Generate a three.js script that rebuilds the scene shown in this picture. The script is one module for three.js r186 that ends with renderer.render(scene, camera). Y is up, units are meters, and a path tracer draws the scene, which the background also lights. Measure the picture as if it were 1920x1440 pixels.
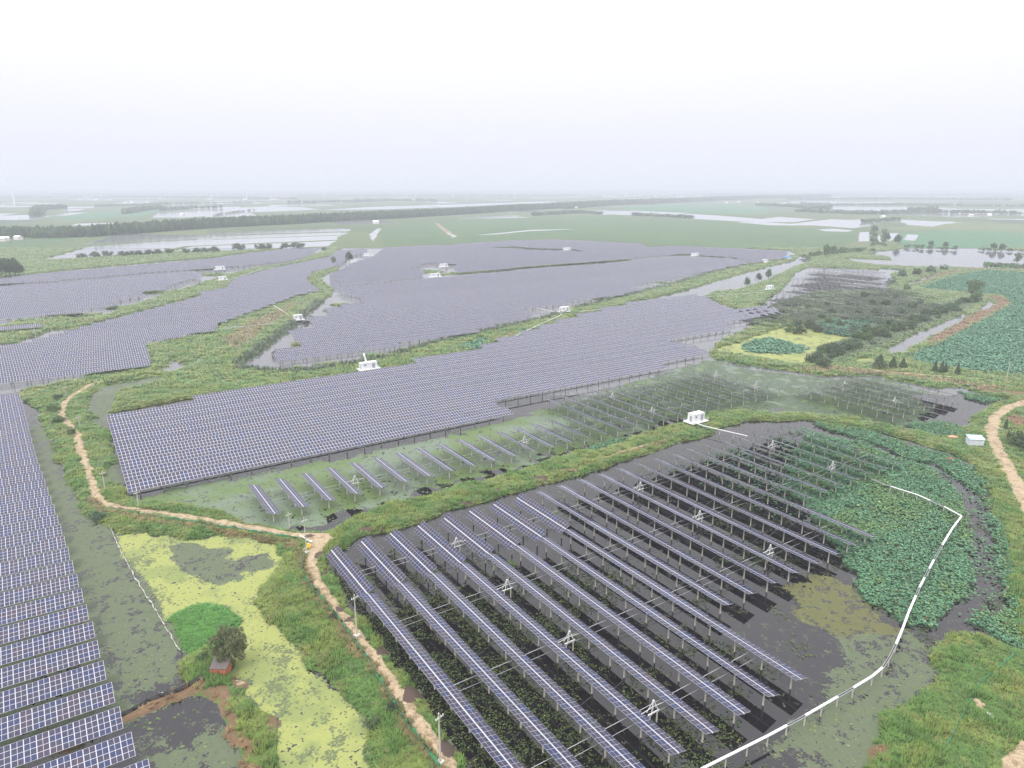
import * as THREE from 'three';
import { mergeGeometries } from 'three/addons/utils/BufferGeometryUtils.js';

// ---------------------------------------------------------------- camera, sky, sun, exposure
const W0 = 1920, H0 = 1440, F0 = 1320, HORIZON = 350, EYE = 78;
const PITCH = Math.atan((H0 / 2 - HORIZON) / F0);
const scene = new THREE.Scene();
const camera = new THREE.PerspectiveCamera(THREE.MathUtils.radToDeg(2 * Math.atan(H0 / 2 / F0)), W0 / H0, 0.5, 40000);
camera.position.set(0, EYE, 0);
camera.rotation.set(-PITCH, 0, 0);
scene.add(camera);
const renderer = new THREE.WebGLRenderer({ antialias: true });
renderer.toneMapping = THREE.LinearToneMapping;
renderer.toneMappingExposure = 2.5;
renderer.shadowMap.enabled = true;

// an even overcast: three times brighter overhead than at the horizon
{
  const w = 256, h = 128, d = new Float32Array(w * h * 4);
  for (let j = 0; j < h; j++) {
    const up = ((j + 0.5) / h - 0.5) * Math.PI, s = Math.max(0, Math.sin(up));
    const L = 0.358 + 0.36 * s + 0.56 * s * s;
    const k = Math.min(1, s * 5);
    for (let i = 0; i < w; i++) {
      const o = (j * w + i) * 4;
      d[o] = L * (0.95 + 0.045 * k); d[o + 1] = L * (0.96 + 0.03 * k); d[o + 2] = L * (1.1 - 0.06 * k); d[o + 3] = 1;
    }
  }
  const t = new THREE.DataTexture(d, w, h, THREE.RGBAFormat, THREE.FloatType);
  t.mapping = THREE.EquirectangularReflectionMapping; t.magFilter = THREE.LinearFilter; t.needsUpdate = true;
  scene.background = t; scene.environment = t;
}
const sun = new THREE.DirectionalLight(0xfff4e6, 0.9);
sun.position.set(-260, 620, 120);
sun.target.position.set(0, 0, -200);
sun.castShadow = true; sun.shadow.radius = 34; sun.shadow.mapSize.set(4096, 4096);
Object.assign(sun.shadow.camera, { left: -500, right: 500, top: 500, bottom: -500, near: 1, far: 2000 });
scene.add(sun, sun.target);
scene.fog = new THREE.FogExp2(new THREE.Color().setRGB(0.85, 0.915, 1.0), 0.00026);

// ---------------------------------------------------------------- helpers
let seed = 12345;
const rnd = () => { seed = (seed + 0x6d2b79f5) | 0; let t = Math.imul(seed ^ (seed >>> 15), 1 | seed); t = (t + Math.imul(t ^ (t >>> 7), 61 | t)) ^ t; return ((t ^ (t >>> 14)) >>> 0) / 4294967296; };
const rr = (a, b) => a + (b - a) * rnd();
const clamp = (x, a, b) => x < a ? a : x > b ? b : x;
const sstep = (a, b, x) => { const t = clamp((x - a) / (b - a), 0, 1); return t * t * (3 - 2 * t); };
const lerp = (a, b, t) => a + (b - a) * t;
const HT = new Float32Array(65536); { const keep = seed; seed = 777; for (let i = 0; i < 65536; i++) HT[i] = rnd(); seed = keep; }
function vn(x, y) {                       // value noise 0..1
  const ix = Math.floor(x), iy = Math.floor(y); let fx = x - ix, fy = y - iy;
  fx = fx * fx * (3 - 2 * fx); fy = fy * fy * (3 - 2 * fy);
  const a = (ix * 73 + iy * 8191) , h = (k) => HT[(k ^ (k >>> 9)) & 65535];
  const v00 = h(a), v10 = h(a + 73), v01 = h(a + 8191), v11 = h(a + 73 + 8191);
  return (v00 + (v10 - v00) * fx) * (1 - fy) + (v01 + (v11 - v01) * fx) * fy;
}
const fbm = (x, y) => 0.5 * vn(x, y) + 0.27 * vn(x * 2.1 + 17, y * 2.1 + 5) + 0.15 * vn(x * 4.3 + 3, y * 4.3 + 41) + 0.08 * vn(x * 8.7, y * 8.7 + 9);

const CP = Math.cos(PITCH), SP = Math.sin(PITCH);
// a direction of the photograph carried on to the level plane at height h: [x right, forward]
function gp(px, py, h = 0) {
  const d = F0 * SP + (py - H0 / 2) * CP, w = F0 * CP - (py - H0 / 2) * SP, s = (EYE - h) / d;
  return [(px - W0 / 2) * s, w * s];
}
const P = (px, py, h = 0) => { const [x, f] = gp(px, py, h); return new THREE.Vector3(x, h, -f); };
// how tall a thing standing at pixel base is when its top shows at pixel row ty
function tall(bx, by, ty) {
  const f = gp(bx, by)[1], d = F0 * SP + (ty - H0 / 2) * CP, w = F0 * CP - (ty - H0 / 2) * SP;
  return EYE - d / w * f;
}
// the plant's own grid: east along the fixed rows, north along the tracker rows
const PHI = THREE.MathUtils.degToRad(33.4), CE = Math.cos(PHI), SE = Math.sin(PHI);
const EN = (e, n, y = 0) => new THREE.Vector3(e * CE - n * SE, y, -(e * SE + n * CE));
const toEN = (x, f) => [x * CE + f * SE, -x * SE + f * CE];
const pxEN = (px, py, h) => toEN(...gp(px, py, h));

const names = new Map();
const numbered = (n) => { const k = names.get(n) || 0; names.set(n, k + 1); return k ? n + '_' + String(k).padStart(3, '0') : n; };
function thing(name, label, category, pos, turn = 0, group) {
  const o = new THREE.Group(); o.name = numbered(name); if (pos) o.position.copy(pos); o.rotation.y = turn;
  o.userData = { label, category }; if (group) o.userData.group = group;
  scene.add(o); return o;
}
function part(name, geo, m, parent, x = 0, y = 0, z = 0) {
  const o = new THREE.Mesh(geo, m); o.name = name; o.position.set(x, y, z); o.castShadow = o.receiveShadow = true; parent.add(o); return o;
}
function stuffPart(name, geo, m, parent) { const o = part(name, geo, m, parent); o.userData.kind = 'stuff'; return o; }
function structure(name, geo, m) { const o = new THREE.Mesh(geo, m); o.name = numbered(name); o.userData.kind = 'structure'; o.receiveShadow = o.castShadow = true; scene.add(o); return o; }
const col = (r, g, b) => new THREE.Color().setRGB(r, g, b);
const M = (c, rough = 0.8, extra = {}) => new THREE.MeshStandardMaterial({ color: c, roughness: rough, metalness: 0, ...extra });
const box = (w, h, d, x = 0, y = 0, z = 0) => new THREE.BoxGeometry(w, h, d).translate(x, y, z);
const cyl = (r0, r1, h, n = 8, y = 0) => new THREE.CylinderGeometry(r1, r0, h, n).translate(0, y + h / 2, 0);
const Y = new THREE.Vector3(0, 1, 0);
function rod(a, b, r, n = 5, r2 = r) {
  const v = new THREE.Vector3().subVectors(b, a), g = new THREE.CylinderGeometry(r2, r, v.length(), n);
  g.applyQuaternion(new THREE.Quaternion().setFromUnitVectors(Y, v.clone().normalize())); const m = a.clone().add(b).multiplyScalar(0.5);
  return g.translate(m.x, m.y, m.z);
}
function beam(a, b, w, h) {               // a square bar from a to b, upright
  const v = new THREE.Vector3().subVectors(b, a), g = new THREE.BoxGeometry(w, h, v.length());
  const m4 = new THREE.Matrix4().lookAt(a, b, Y); g.applyMatrix4(m4); const m = a.clone().add(b).multiplyScalar(0.5); return g.translate(m.x, m.y, m.z);
}
const V = (x, y, z) => new THREE.Vector3(x, y, z);
const merge = (l) => mergeGeometries(l.map((g) => g.index ? g.toNonIndexed() : g), false);

// ---------------------------------------------------------------- materials
const mat = {
  galv: M(col(0.4, 0.41, 0.43), 0.5, { metalness: 0.15 }),
  white: M(col(0.6, 0.61, 0.62), 0.5),
  tray: M(col(0.66, 0.67, 0.69), 0.5),
  steel: M(col(0.36, 0.36, 0.37), 0.55, { metalness: 0.4 }),
  concrete: M(col(0.46, 0.44, 0.38), 0.9),
  post: M(col(0.34, 0.32, 0.29), 0.9),
  frame: M(col(0.45, 0.46, 0.5), 0.45),
  dark: M(col(0.03, 0.03, 0.035), 0.7),
  bark: M(col(0.09, 0.07, 0.05), 0.95),
  leafV: new THREE.MeshPhysicalMaterial({ color: 0xffffff, roughness: 0.9, vertexColors: true, side: THREE.DoubleSide, transmission: 0.35, thickness: 0 }),
  panelV: new THREE.MeshPhysicalMaterial({ color: 0xffffff, roughness: 0.16, vertexColors: true, specularIntensity: 0.85 }),
};

// ---------------------------------------------------------------- what covers the ground
// 0 open water, 1 duckweed, 2 grey green scum, 3 green algae mat, 4 olive weed, 5 lotus over water;  10 grass, 11 dry grass, 12 dirt track, 13 dark soil, 14 red brown dike, 15 bright green weed, 16 reeds, 17 lotus field, 18 rough shrubs
const C = { WATER: 0, DUCK: 1, SCUM: 2, ALG: 3, OLIVE: 4, LOTUSW: 5, GRASS: 10, DRY: 11, DIRT: 12, SOIL: 13, BROWN: 14, GREEN: 15, REED: 16, LOTUS: 17, SHRUB: 18 };
const paint = [];
const poly = (id, ...p) => paint.push({ id, pts: p });
const line = (id, w, ...p) => paint.push({ id, w, pts: p });
const blob = (id, x, y, r, ry = r) => paint.push({ id, c: [x, y], r, ry });

// far plain behind the plant
poly(C.GRASS, [-900, 560], [-60, 528], [0, 521], [45, 515], [140, 505], [300, 491], [400, 483], [477, 472], [531, 466], [600, 461], [640, 463], [700, 462], [760, 459], [846, 457], [1033, 447], [1205, 455], [1267, 459], [1347, 463], [1476, 469], [1520, 486], [1560, 492], [1640, 470], [1920, 480], [2900, 500], [2900, 400], [-900, 400]);
poly(C.WATER, [75, 487], [170, 462], [300, 453], [402, 449], [312, 470], [300, 475], [140, 485], [100, 487]);
poly(C.WATER, [310, 471], [360, 463], [630, 452], [612, 462], [400, 472]);
poly(C.WATER, [690, 468], [700, 452], [712, 447], [716, 460], [705, 466]);
poly(C.WATER, [650, 468], [655, 452], [664, 440], [662, 458]);
// right side behind the tracker field
poly(C.GRASS, [1320, 556], [1340, 548], [1380, 545], [1440, 525], [1490, 500], [1530, 487], [1560, 480], [1640, 470], [1700, 500], [1920, 505], [2400, 520], [2500, 800], [1920, 745], [1863, 748], [1805, 725], [1758, 727], [1680, 714], [1641, 704], [1545, 706], [1514, 699], [1440, 690], [1390, 684], [1340, 672], [1328, 664], [1350, 640], [1400, 620], [1450, 598], [1480, 590], [1462, 583], [1380, 580]);
poly(C.WATER, [1400, 612], [1440, 560], [1470, 540], [1490, 512], [1520, 500], [1640, 505], [1680, 520], [1660, 545], [1720, 560], [1760, 570], [1700, 600], [1650, 632], [1580, 630], [1530, 612], [1480, 600]);
poly(C.SHRUB, [1400, 612], [1420, 590], [1450, 572], [1500, 556], [1540, 545], [1640, 545], [1720, 560], [1760, 570], [1700, 600], [1650, 632], [1580, 630], [1530, 612], [1480, 600]);
for (const [x, y, a, b] of [[1480, 575, 10, 5], [1560, 560, 14, 4], [1620, 575, 12, 5], [1665, 595, 9, 4], [1530, 590, 9, 4], [1600, 605, 8, 3], [1700, 575, 9, 5], [1640, 555, 16, 5]]) blob(C.WATER, x, y, a, b);
poly(C.WATER, [1575, 486], [1600, 484], [1720, 490], [1790, 496], [1700, 500], [1640, 497]);
poly(C.WATER, [1610, 478], [1680, 468], [1720, 462], [1800, 464], [1930, 470], [2100, 476], [2100, 494], [1930, 492], [1820, 490], [1740, 483], [1680, 481]);
poly(C.WATER, [1640, 515], [1650, 503], [1690, 506], [1655, 520]);
poly(C.GRASS, [1735, 640], [1700, 655], [1690, 668], [1720, 680], [1800, 700], [1920, 712], [2400, 760], [2400, 520], [1920, 505], [1805, 503], [1709, 534]);
poly(C.LOTUS, [1725, 540], [1800, 516], [1850, 508], [1920, 513], [2300, 530], [2300, 740], [1920, 706], [1850, 700], [1780, 693], [1720, 680], [1700, 670], [1735, 656], [1746, 655], [1838, 606], [1896, 573], [1885, 558], [1850, 552], [1800, 548], [1740, 543]);
poly(C.BROWN, [1735, 640], [1830, 588], [1870, 568], [1850, 556], [1883, 559], [1894, 570], [1838, 604], [1746, 653]);
line(C.BROWN, 5, [1709, 535], [1758, 517], [1805, 507], [1837, 504], [1920, 510], [2100, 520]);
poly(C.WATER, [1656, 657], [1675, 665], [1688, 663], [1745, 633], [1805, 601], [1818, 592], [1805, 588], [1771, 603], [1719, 624]);
poly(C.WATER, [1834, 579], [1847, 582], [1868, 571], [1856, 562]);
poly(C.WATER, [1693, 538], [1702, 530], [1752, 513], [1770, 510], [1712, 533]);
poly(C.DUCK, [1336, 657], [1395, 639], [1440, 622], [1498, 606], [1560, 620], [1610, 631], [1575, 648], [1545, 660], [1515, 681], [1480, 684], [1440, 672], [1390, 667]);
poly(C.LOTUSW, [1390, 650], [1405, 640], [1440, 634], [1480, 640], [1515, 655], [1500, 662], [1440, 664], [1400, 660]);
poly(C.LOTUSW, [1520, 610], [1560, 600], [1645, 600], [1622, 625], [1590, 632], [1545, 625]);
poly(C.DUCK, [1605, 680], [1612, 671], [1640, 672], [1636, 682]);
poly(C.SHRUB, [1519, 672], [1545, 648], [1602, 633], [1654, 612], [1706, 589], [1732, 578], [1766, 570], [1826, 557], [1847, 562], [1810, 582], [1740, 612], [1690, 634], [1660, 652], [1600, 672], [1545, 688]);
line(C.BROWN, 3, [1545, 690], [1640, 698], [1706, 704], [1800, 722], [1863, 738], [1930, 742]);
line(C.DRY, 6, [1514, 695], [1641, 700], [1760, 715], [1860, 730]);
line(C.DIRT, 1.4, [1540, 683], [1615, 695], [1700, 703], [1840, 714], [1930, 728]);
// canal and dikes north of the middle array
poly(C.GRASS, [440, 688], [560, 697], [660, 681], [700, 679], [731, 668], [804, 645], [867, 628], [929, 617], [1012, 597], [1054, 586], [1080, 578], [1132, 566], [1184, 551], [1247, 537], [1288, 524], [1351, 505], [1405, 493], [1434, 491], [1480, 480], [1500, 478], [1490, 488], [1451, 498], [1392, 513], [1288, 543], [1230, 558], [1184, 566], [1172, 573], [1080, 593], [1033, 613], [950, 637], [898, 655], [779, 684], [710, 697], [560, 722], [420, 738], [300, 757], [215, 772], [203, 785], [100, 790], [36, 742], [36, 732], [100, 722], [165, 712], [290, 697], [380, 688]);
line(C.REED, 5, [450, 693], [560, 699], [660, 684], [735, 669], [804, 648], [867, 631], [929, 620], [1012, 600], [1060, 588]);
line(C.REED, 5, [1080, 579], [1184, 553], [1288, 526], [1351, 507], [1400, 495]);
poly(C.LOTUSW, [845, 652], [900, 634], [915, 640], [895, 655]);
line(C.BROWN, 3, [920, 640], [960, 628]);
// dike beside the left array
poly(C.GRASS, [637, 505], [618, 512], [602, 520], [604, 528], [620, 539], [625, 549], [610, 560], [593, 574], [568, 595], [543, 618], [510, 639], [495, 660], [470, 668], [439, 689], [445, 700], [380, 694], [290, 700], [200, 712], [100, 726], [30, 735], [150, 712], [180, 699], [287, 684], [271, 649], [342, 635], [406, 617], [416, 603], [464, 585], [510, 570], [568, 551], [597, 541], [581, 530], [575, 520], [589, 512], [631, 500]);
line(C.REED, 5, [445, 686], [475, 664], [512, 636], [545, 612], [570, 590], [600, 565]);
poly(C.DRY, [420, 640], [470, 605], [520, 585], [560, 565], [530, 595], [490, 625], [440, 655]);
poly(C.WATER, [283, 699], [312, 690], [325, 672], [347, 684], [396, 662], [372, 680], [330, 697]);
poly(C.GRASS, [-300, 640], [0, 613], [27, 603], [121, 596], [146, 599], [208, 589], [219, 581], [260, 570], [312, 551], [354, 539], [400, 524], [412, 522], [429, 514], [485, 501], [535, 496], [554, 491], [589, 478], [631, 462], [662, 430], [666, 435], [647, 462], [620, 480], [537, 498], [435, 525], [425, 541], [375, 553], [304, 574], [208, 597], [162, 612], [133, 618], [69, 637], [0, 648], [-300, 680]);
poly(C.WATER, [75, 628], [100, 617], [138, 615], [100, 628], [40, 643], [30, 640]);
line(C.BROWN, 4, [140, 607], [175, 600]);
// ponds between dikes, weeds in them
poly(C.SCUM, [150, 745], [186, 727], [300, 705], [310, 712], [225, 735], [205, 768], [202, 800], [186, 800], [165, 764]);
// grass on the near left dike
poly(C.GRASS, [60, 742], [165, 712], [200, 712], [190, 724], [168, 745], [158, 765], [165, 790], [186, 800], [203, 800], [210, 830], [222, 880], [232, 920], [262, 940], [330, 945], [420, 965], [470, 985], [520, 990], [560, 1000], [600, 1000], [640, 1010], [655, 1020], [625, 1040], [612, 1060], [625, 1090], [650, 1130], [700, 1190], [740, 1250], [790, 1320], [840, 1390], [880, 1440], [950, 1540], [687, 1540], [687, 1400], [697, 1370], [690, 1345], [640, 1325], [625, 1290], [600, 1255], [580, 1240], [545, 1197], [500, 1165], [482, 1130], [485, 1110], [503, 1080], [535, 1047], [520, 1017], [480, 1008], [467, 1017], [428, 1003], [400, 1013], [350, 1013], [320, 1005], [270, 1000], [225, 1003], [212, 992], [175, 986], [160, 962], [150, 945], [137, 922], [123, 906], [127, 880], [106, 855], [94, 825], [80, 800], [75, 780], [95, 765], [103, 745]);
poly(C.SCUM, [195, 885], [200, 872], [218, 874], [224, 905], [205, 915]);
poly(C.SCUM, [30, 800], [82, 800], [96, 828], [125, 905], [140, 925], [160, 965], [205, 988], [225, 1010], [250, 1060], [290, 1110], [330, 1190], [342, 1220], [330, 1265], [300, 1290], [235, 1325], [-100, 1500], [-100, 800]);
poly(C.DUCK, [216, 998], [225, 1003], [320, 1005], [350, 1013], [428, 1003], [520, 1017], [535, 1047], [503, 1080], [482, 1130], [500, 1165], [545, 1197], [580, 1240], [640, 1325], [690, 1345], [687, 1400], [687, 1560], [560, 1560], [520, 1440], [500, 1380], [470, 1330], [440, 1290], [430, 1270], [440, 1250], [380, 1235], [346, 1228], [330, 1190], [290, 1110], [250, 1060], [225, 1015]);
poly(C.SCUM, [313, 1020], [360, 1017], [400, 1027], [433, 1030], [425, 1050], [467, 1040], [500, 1040], [520, 1053], [500, 1067], [460, 1073], [447, 1090], [410, 1097], [350, 1073], [323, 1053]);
poly(C.GREEN, [315, 1162], [350, 1140], [390, 1131], [425, 1134], [447, 1150], [450, 1165], [420, 1210], [400, 1222], [365, 1231], [345, 1227], [335, 1197]);
// hut bank and mud dam
poly(C.GRASS, [340, 1238], [365, 1232], [400, 1225], [440, 1250], [432, 1270], [452, 1295], [478, 1330], [504, 1380], [530, 1450], [560, 1560], [500, 1560], [468, 1440], [450, 1400], [432, 1350], [400, 1312], [380, 1296], [358, 1278], [335, 1272]);
line(C.BROWN, 2.2, [405, 1300], [425, 1330], [440, 1372], [458, 1420], [470, 1470]);
blob(C.BROWN, 447, 1285, 2.2, 1.4); blob(C.DIRT, 449, 1283, 1.0, 0.7); blob(C.BROWN, 500, 1356, 0.9, 2);
line(C.BROWN, 2.6, [100, 1400], [180, 1368], [228, 1352], [270, 1330], [330, 1308], [380, 1290]);
poly(C.SCUM, [258, 1392], [300, 1397], [330, 1412], [380, 1392], [424, 1362], [440, 1392], [456, 1440], [480, 1540], [200, 1540], [285, 1440]);
// tracker pond north of the cross dike
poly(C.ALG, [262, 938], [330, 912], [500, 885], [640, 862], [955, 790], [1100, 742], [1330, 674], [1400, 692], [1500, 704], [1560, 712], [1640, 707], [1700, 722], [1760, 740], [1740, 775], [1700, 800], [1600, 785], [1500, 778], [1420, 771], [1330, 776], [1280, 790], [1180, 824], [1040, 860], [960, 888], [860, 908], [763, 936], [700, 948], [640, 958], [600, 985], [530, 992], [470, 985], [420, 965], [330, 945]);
poly(C.WATER, [590, 995], [625, 968], [700, 950], [763, 932], [860, 900], [960, 878], [1040, 850], [1180, 815], [1280, 780], [1290, 800], [1180, 835], [1040, 870], [860, 920], [700, 965], [640, 1000]);
poly(C.WATER, [1700, 742], [1790, 742], [1860, 752], [1800, 800], [1760, 805], [1720, 795], [1770, 770]);
poly(C.WATER, [1430, 780], [1440, 768], [1465, 768], [1468, 776]);
// cross dike
poly(C.GRASS, [600, 1003], [640, 984], [660, 974], [695, 959], [723, 946], [763, 939], [800, 933], [857, 911], [890, 906], [960, 888], [988, 879], [1043, 859], [1098, 845], [1182, 822], [1233, 807], [1277, 795], [1327, 774], [1363, 772], [1413, 772], [1447, 777], [1480, 773], [1600, 785], [1660, 800], [1720, 808], [1750, 815], [1790, 810], [1808, 802], [1840, 770], [1870, 757], [1920, 742], [2100, 720], [2400, 900], [2300, 1200], [1920, 1240], [1905, 1200], [1895, 1130], [1880, 1060], [1875, 1000], [1860, 950], [1845, 900], [1815, 862], [1790, 850], [1740, 838], [1690, 822], [1640, 808], [1560, 797], [1520, 787], [1488, 788], [1447, 790], [1413, 788], [1363, 797], [1347, 802], [1330, 818], [1280, 828], [1227, 847], [1190, 858], [1127, 880], [1053, 900], [1010, 913], [960, 925], [890, 947], [840, 958], [790, 978], [740, 993], [682, 1005], [640, 1019], [620, 1024]);
line(C.DIRT, 0.9, [1127, 866], [1165, 852], [1200, 841], [1243, 832]);
line(C.DRY, 1.5, [1060, 888], [1127, 869], [1200, 845], [1260, 826]);
blob(C.SOIL, 1015, 902, 2.2, 1.3); blob(C.SOIL, 930, 924, 2.2, 1); blob(C.SOIL, 872, 947, 1.5, 1); blob(C.SOIL, 690, 996, 2, 1); blob(C.SOIL, 1205, 844, 1.2, 1);
poly(C.LOTUSW, [1105, 843], [1140, 828], [1165, 823], [1180, 826], [1140, 840], [1112, 850]);
poly(C.LOTUSW, [1520, 790], [1600, 802], [1650, 815], [1700, 835], [1760, 850], [1800, 862], [1830, 885], [1850, 930], [1862, 960], [1845, 935], [1800, 898], [1750, 872], [1700, 862], [1650, 838], [1600, 822], [1540, 802]);
poly(C.LOTUSW, [1690, 797], [1760, 790], [1800, 800], [1812, 816], [1770, 822], [1730, 813]);
poly(C.LOTUSW, [1800, 735], [1850, 745], [1880, 752], [1850, 756], [1810, 748]);
poly(C.LOTUSW, [1858, 955], [1874, 985], [1884, 1030], [1893, 1090], [1903, 1150], [1925, 1230], [1850, 1192], [1815, 1168], [1840, 1140], [1870, 1155], [1890, 1150], [1880, 1100], [1868, 1040], [1856, 990]);
poly(C.LOTUSW, [1510, 812], [1613, 830], [1687, 863], [1747, 880], [1780, 907], [1800, 933], [1813, 973], [1820, 1020], [1825, 1092], [1790, 1142], [1752, 1175], [1710, 1180], [1660, 1150], [1612, 1125], [1600, 1080], [1577, 1040], [1533, 983], [1510, 947], [1467, 920], [1480, 887], [1490, 850]);
poly(C.OLIVE, [1475, 1095], [1530, 1075], [1600, 1100], [1625, 1145], [1690, 1185], [1700, 1215], [1640, 1265], [1590, 1262], [1540, 1185], [1500, 1150]);
poly(C.SCUM, [1545, 1190], [1590, 1262], [1560, 1285], [1540, 1325], [1480, 1372], [1450, 1405], [1490, 1445], [1540, 1540], [1700, 1540], [1640, 1380], [1700, 1320], [1745, 1270], [1740, 1205], [1690, 1190]);
poly(C.GRASS, [1770, 1190], [1747, 1215], [1747, 1250], [1762, 1262], [1745, 1280], [1727, 1300], [1710, 1317], [1690, 1327], [1665, 1337], [1640, 1385], [1622, 1405], [1612, 1424], [1630, 1560], [2300, 1560], [2300, 1200], [1920, 1230], [1850, 1194]);
poly(C.DIRT, [1960, 1380], [1910, 1398], [1880, 1432], [1860, 1560], [2100, 1560], [2100, 1380]);
blob(C.BROWN, 1640, 1416, 2.2, 1.3); blob(C.DIRT, 1838, 1330, 0.8, 1.6);
// tracks
line(C.DIRT, 2.3, [185, 719], [165, 727], [140, 742], [120, 760], [117, 785], [134, 806], [146, 820], [152, 845], [163, 875], [172, 905], [181, 932], [196, 949], [225, 957], [300, 966], [400, 981], [500, 998], [570, 1010], [600, 1016]);
line(C.DIRT, 1.3, [40, 738], [90, 731], [140, 727], [170, 724]);
poly(C.DIRT, [570, 1004], [614, 1004], [626, 1015], [606, 1034], [597, 1048], [577, 1052], [580, 1025]);
line(C.DIRT, 2.5, [590, 1035], [584, 1070], [592, 1097], [612, 1125], [640, 1160], [668, 1197], [700, 1242], [735, 1297], [765, 1342], [800, 1388], [840, 1445], [900, 1540]);
for (const [x, y, a, b] of [[600, 1046, 1.1, 2], [608, 1078, 0.9, 1.6], [641, 1147, 1, 0.9], [657, 1167, 1.4, 0.9], [716, 1229, 1.1, 1.7], [770, 1305, 1.6, 2.6], [840, 1408, 1.1, 2], [580, 1010, 1.2, 0.7]]) blob(C.SOIL, x, y, a, b);
line(C.DRY, 1.5, [172, 940], [196, 962], [240, 972], [330, 985], [430, 1002], [540, 1020], [566, 1040], [573, 1080], [590, 1115], [630, 1165], [660, 1205], [690, 1250], [725, 1305], [760, 1360], [795, 1410], [830, 1460]);
line(C.DIRT, 3.8, [2050, 735], [1920, 758], [1890, 768], [1866, 786], [1858, 806], [1862, 830], [1880, 865], [1905, 910], [1925, 950], [1960, 1030], [2000, 1140]);
poly(C.BROWN, [1885, 790], [1905, 778], [1925, 795], [1900, 808]);
line(C.DIRT, 0.8, [1870, 806], [1885, 810], [1892, 817]);
line(C.GRASS, 7, [830, 515], [887, 511], [1031, 498], [1100, 494], [1180, 487]); line(C.GRASS, 6, [905, 462], [960, 464], [1010, 467], [1075, 468], [1110, 473], [1190, 469]); line(C.GRASS, 5, [1255, 478], [1300, 477], [1380, 485]);
for (const [x, y, a, b] of [[1000, 1055, 3, 1.2]]) blob(C.ALG, x + 40, y - 90, a, b);
// green tussocks standing in the channel before the back array
for (const [x, y, a, b] of [[620, 682, 7, 2], [710, 668, 10, 2.4], [560, 688, 3, 1.2], [775, 655, 9, 1.6], [640, 572, 8, 3], [610, 583, 3, 2], [555, 648, 4, 4], [540, 602, 4, 3], [930, 611, 6, 2], [1240, 530, 7, 3], [1330, 510, 9, 3], [1130, 560, 6, 3], [805, 510, 14, 8], [750, 505, 14, 3], [850, 495, 10, 4], [1100, 465, 30, 8], [1200, 470, 20, 6], [400, 515, 18, 6], [380, 505, 14, 5], [290, 548, 14, 5], [215, 578, 9, 4], [150, 592, 20, 3]]) blob(C.GRASS, x, y, a, b);

const LANDMIN = 10;
function raster(x0, x1, f0, f1, res) {
  const w = Math.round((x1 - x0) / res), h = Math.round((f1 - f0) / res), a = new Uint8Array(w * h);
  const fill = (pts, id) => {
    let lo = Infinity, hi = -Infinity; for (const p of pts) { lo = Math.min(lo, p[1]); hi = Math.max(hi, p[1]); }
    const j0 = Math.max(0, Math.floor((lo - f0) / res)), j1 = Math.min(h - 1, Math.ceil((hi - f0) / res));
    for (let j = j0; j <= j1; j++) {
      const f = f0 + (j + 0.5) * res, xs = [];
      for (let k = 0; k < pts.length; k++) {
        const a0 = pts[k], b0 = pts[(k + 1) % pts.length];
        if ((a0[1] <= f) !== (b0[1] <= f)) xs.push(a0[0] + (f - a0[1]) / (b0[1] - a0[1]) * (b0[0] - a0[0]));
      }
      xs.sort((p, q) => p - q);
      for (let k = 0; k + 1 < xs.length; k += 2) {
        const i0 = Math.max(0, Math.ceil((xs[k] - x0) / res - 0.5)), i1 = Math.min(w - 1, Math.floor((xs[k + 1] - x0) / res - 0.5));
        for (let i = i0; i <= i1; i++) a[j * w + i] = id;
      }
    }
  };
  const ring = (x, f, rx, rf, w0) => { const o = []; for (let k = 0; k < 14; k++) { const t = k / 14 * 6.2832, q = w0 ? 0.6 + 0.8 * vn(Math.cos(t) * 1.6 + x, Math.sin(t) * 1.6 + f) : 1; o.push([x + rx * q * Math.cos(t), f + rf * q * Math.sin(t)]); } return o; };
  for (const p of paint) {
    if (p.c) { const [x, f] = gp(...p.c); fill(ring(x, f, p.r, p.ry, true), p.id); continue; }
    const q = p.pts.map(([x, y]) => gp(x, y));
    if (!p.w) { fill(q, p.id); continue; }
    for (let k = 0; k < q.length; k++) {
      fill(ring(q[k][0], q[k][1], p.w / 2, p.w / 2), p.id);
      if (!k) continue;
      const dx = q[k][0] - q[k - 1][0], df = q[k][1] - q[k - 1][1], l = Math.hypot(dx, df) || 1, nx = -df / l * p.w / 2, nf = dx / l * p.w / 2;
      fill([[q[k - 1][0] + nx, q[k - 1][1] + nf], [q[k][0] + nx, q[k][1] + nf], [q[k][0] - nx, q[k][1] - nf], [q[k - 1][0] - nx, q[k - 1][1] - nf]], p.id);
    }
  }
  return { at: (x, f) => { const i = Math.floor((x - x0) / res), j = Math.floor((f - f0) / res); return i < 0 || j < 0 || i >= w || j >= h ? -1 : a[j * w + i]; } };
}
const RN = raster(-200, 200, 50, 270, 0.2), RF = raster(-760, 760, 50, 960, 0.7);
const PATHY = new Set([C.DIRT, C.SOIL]);
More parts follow.
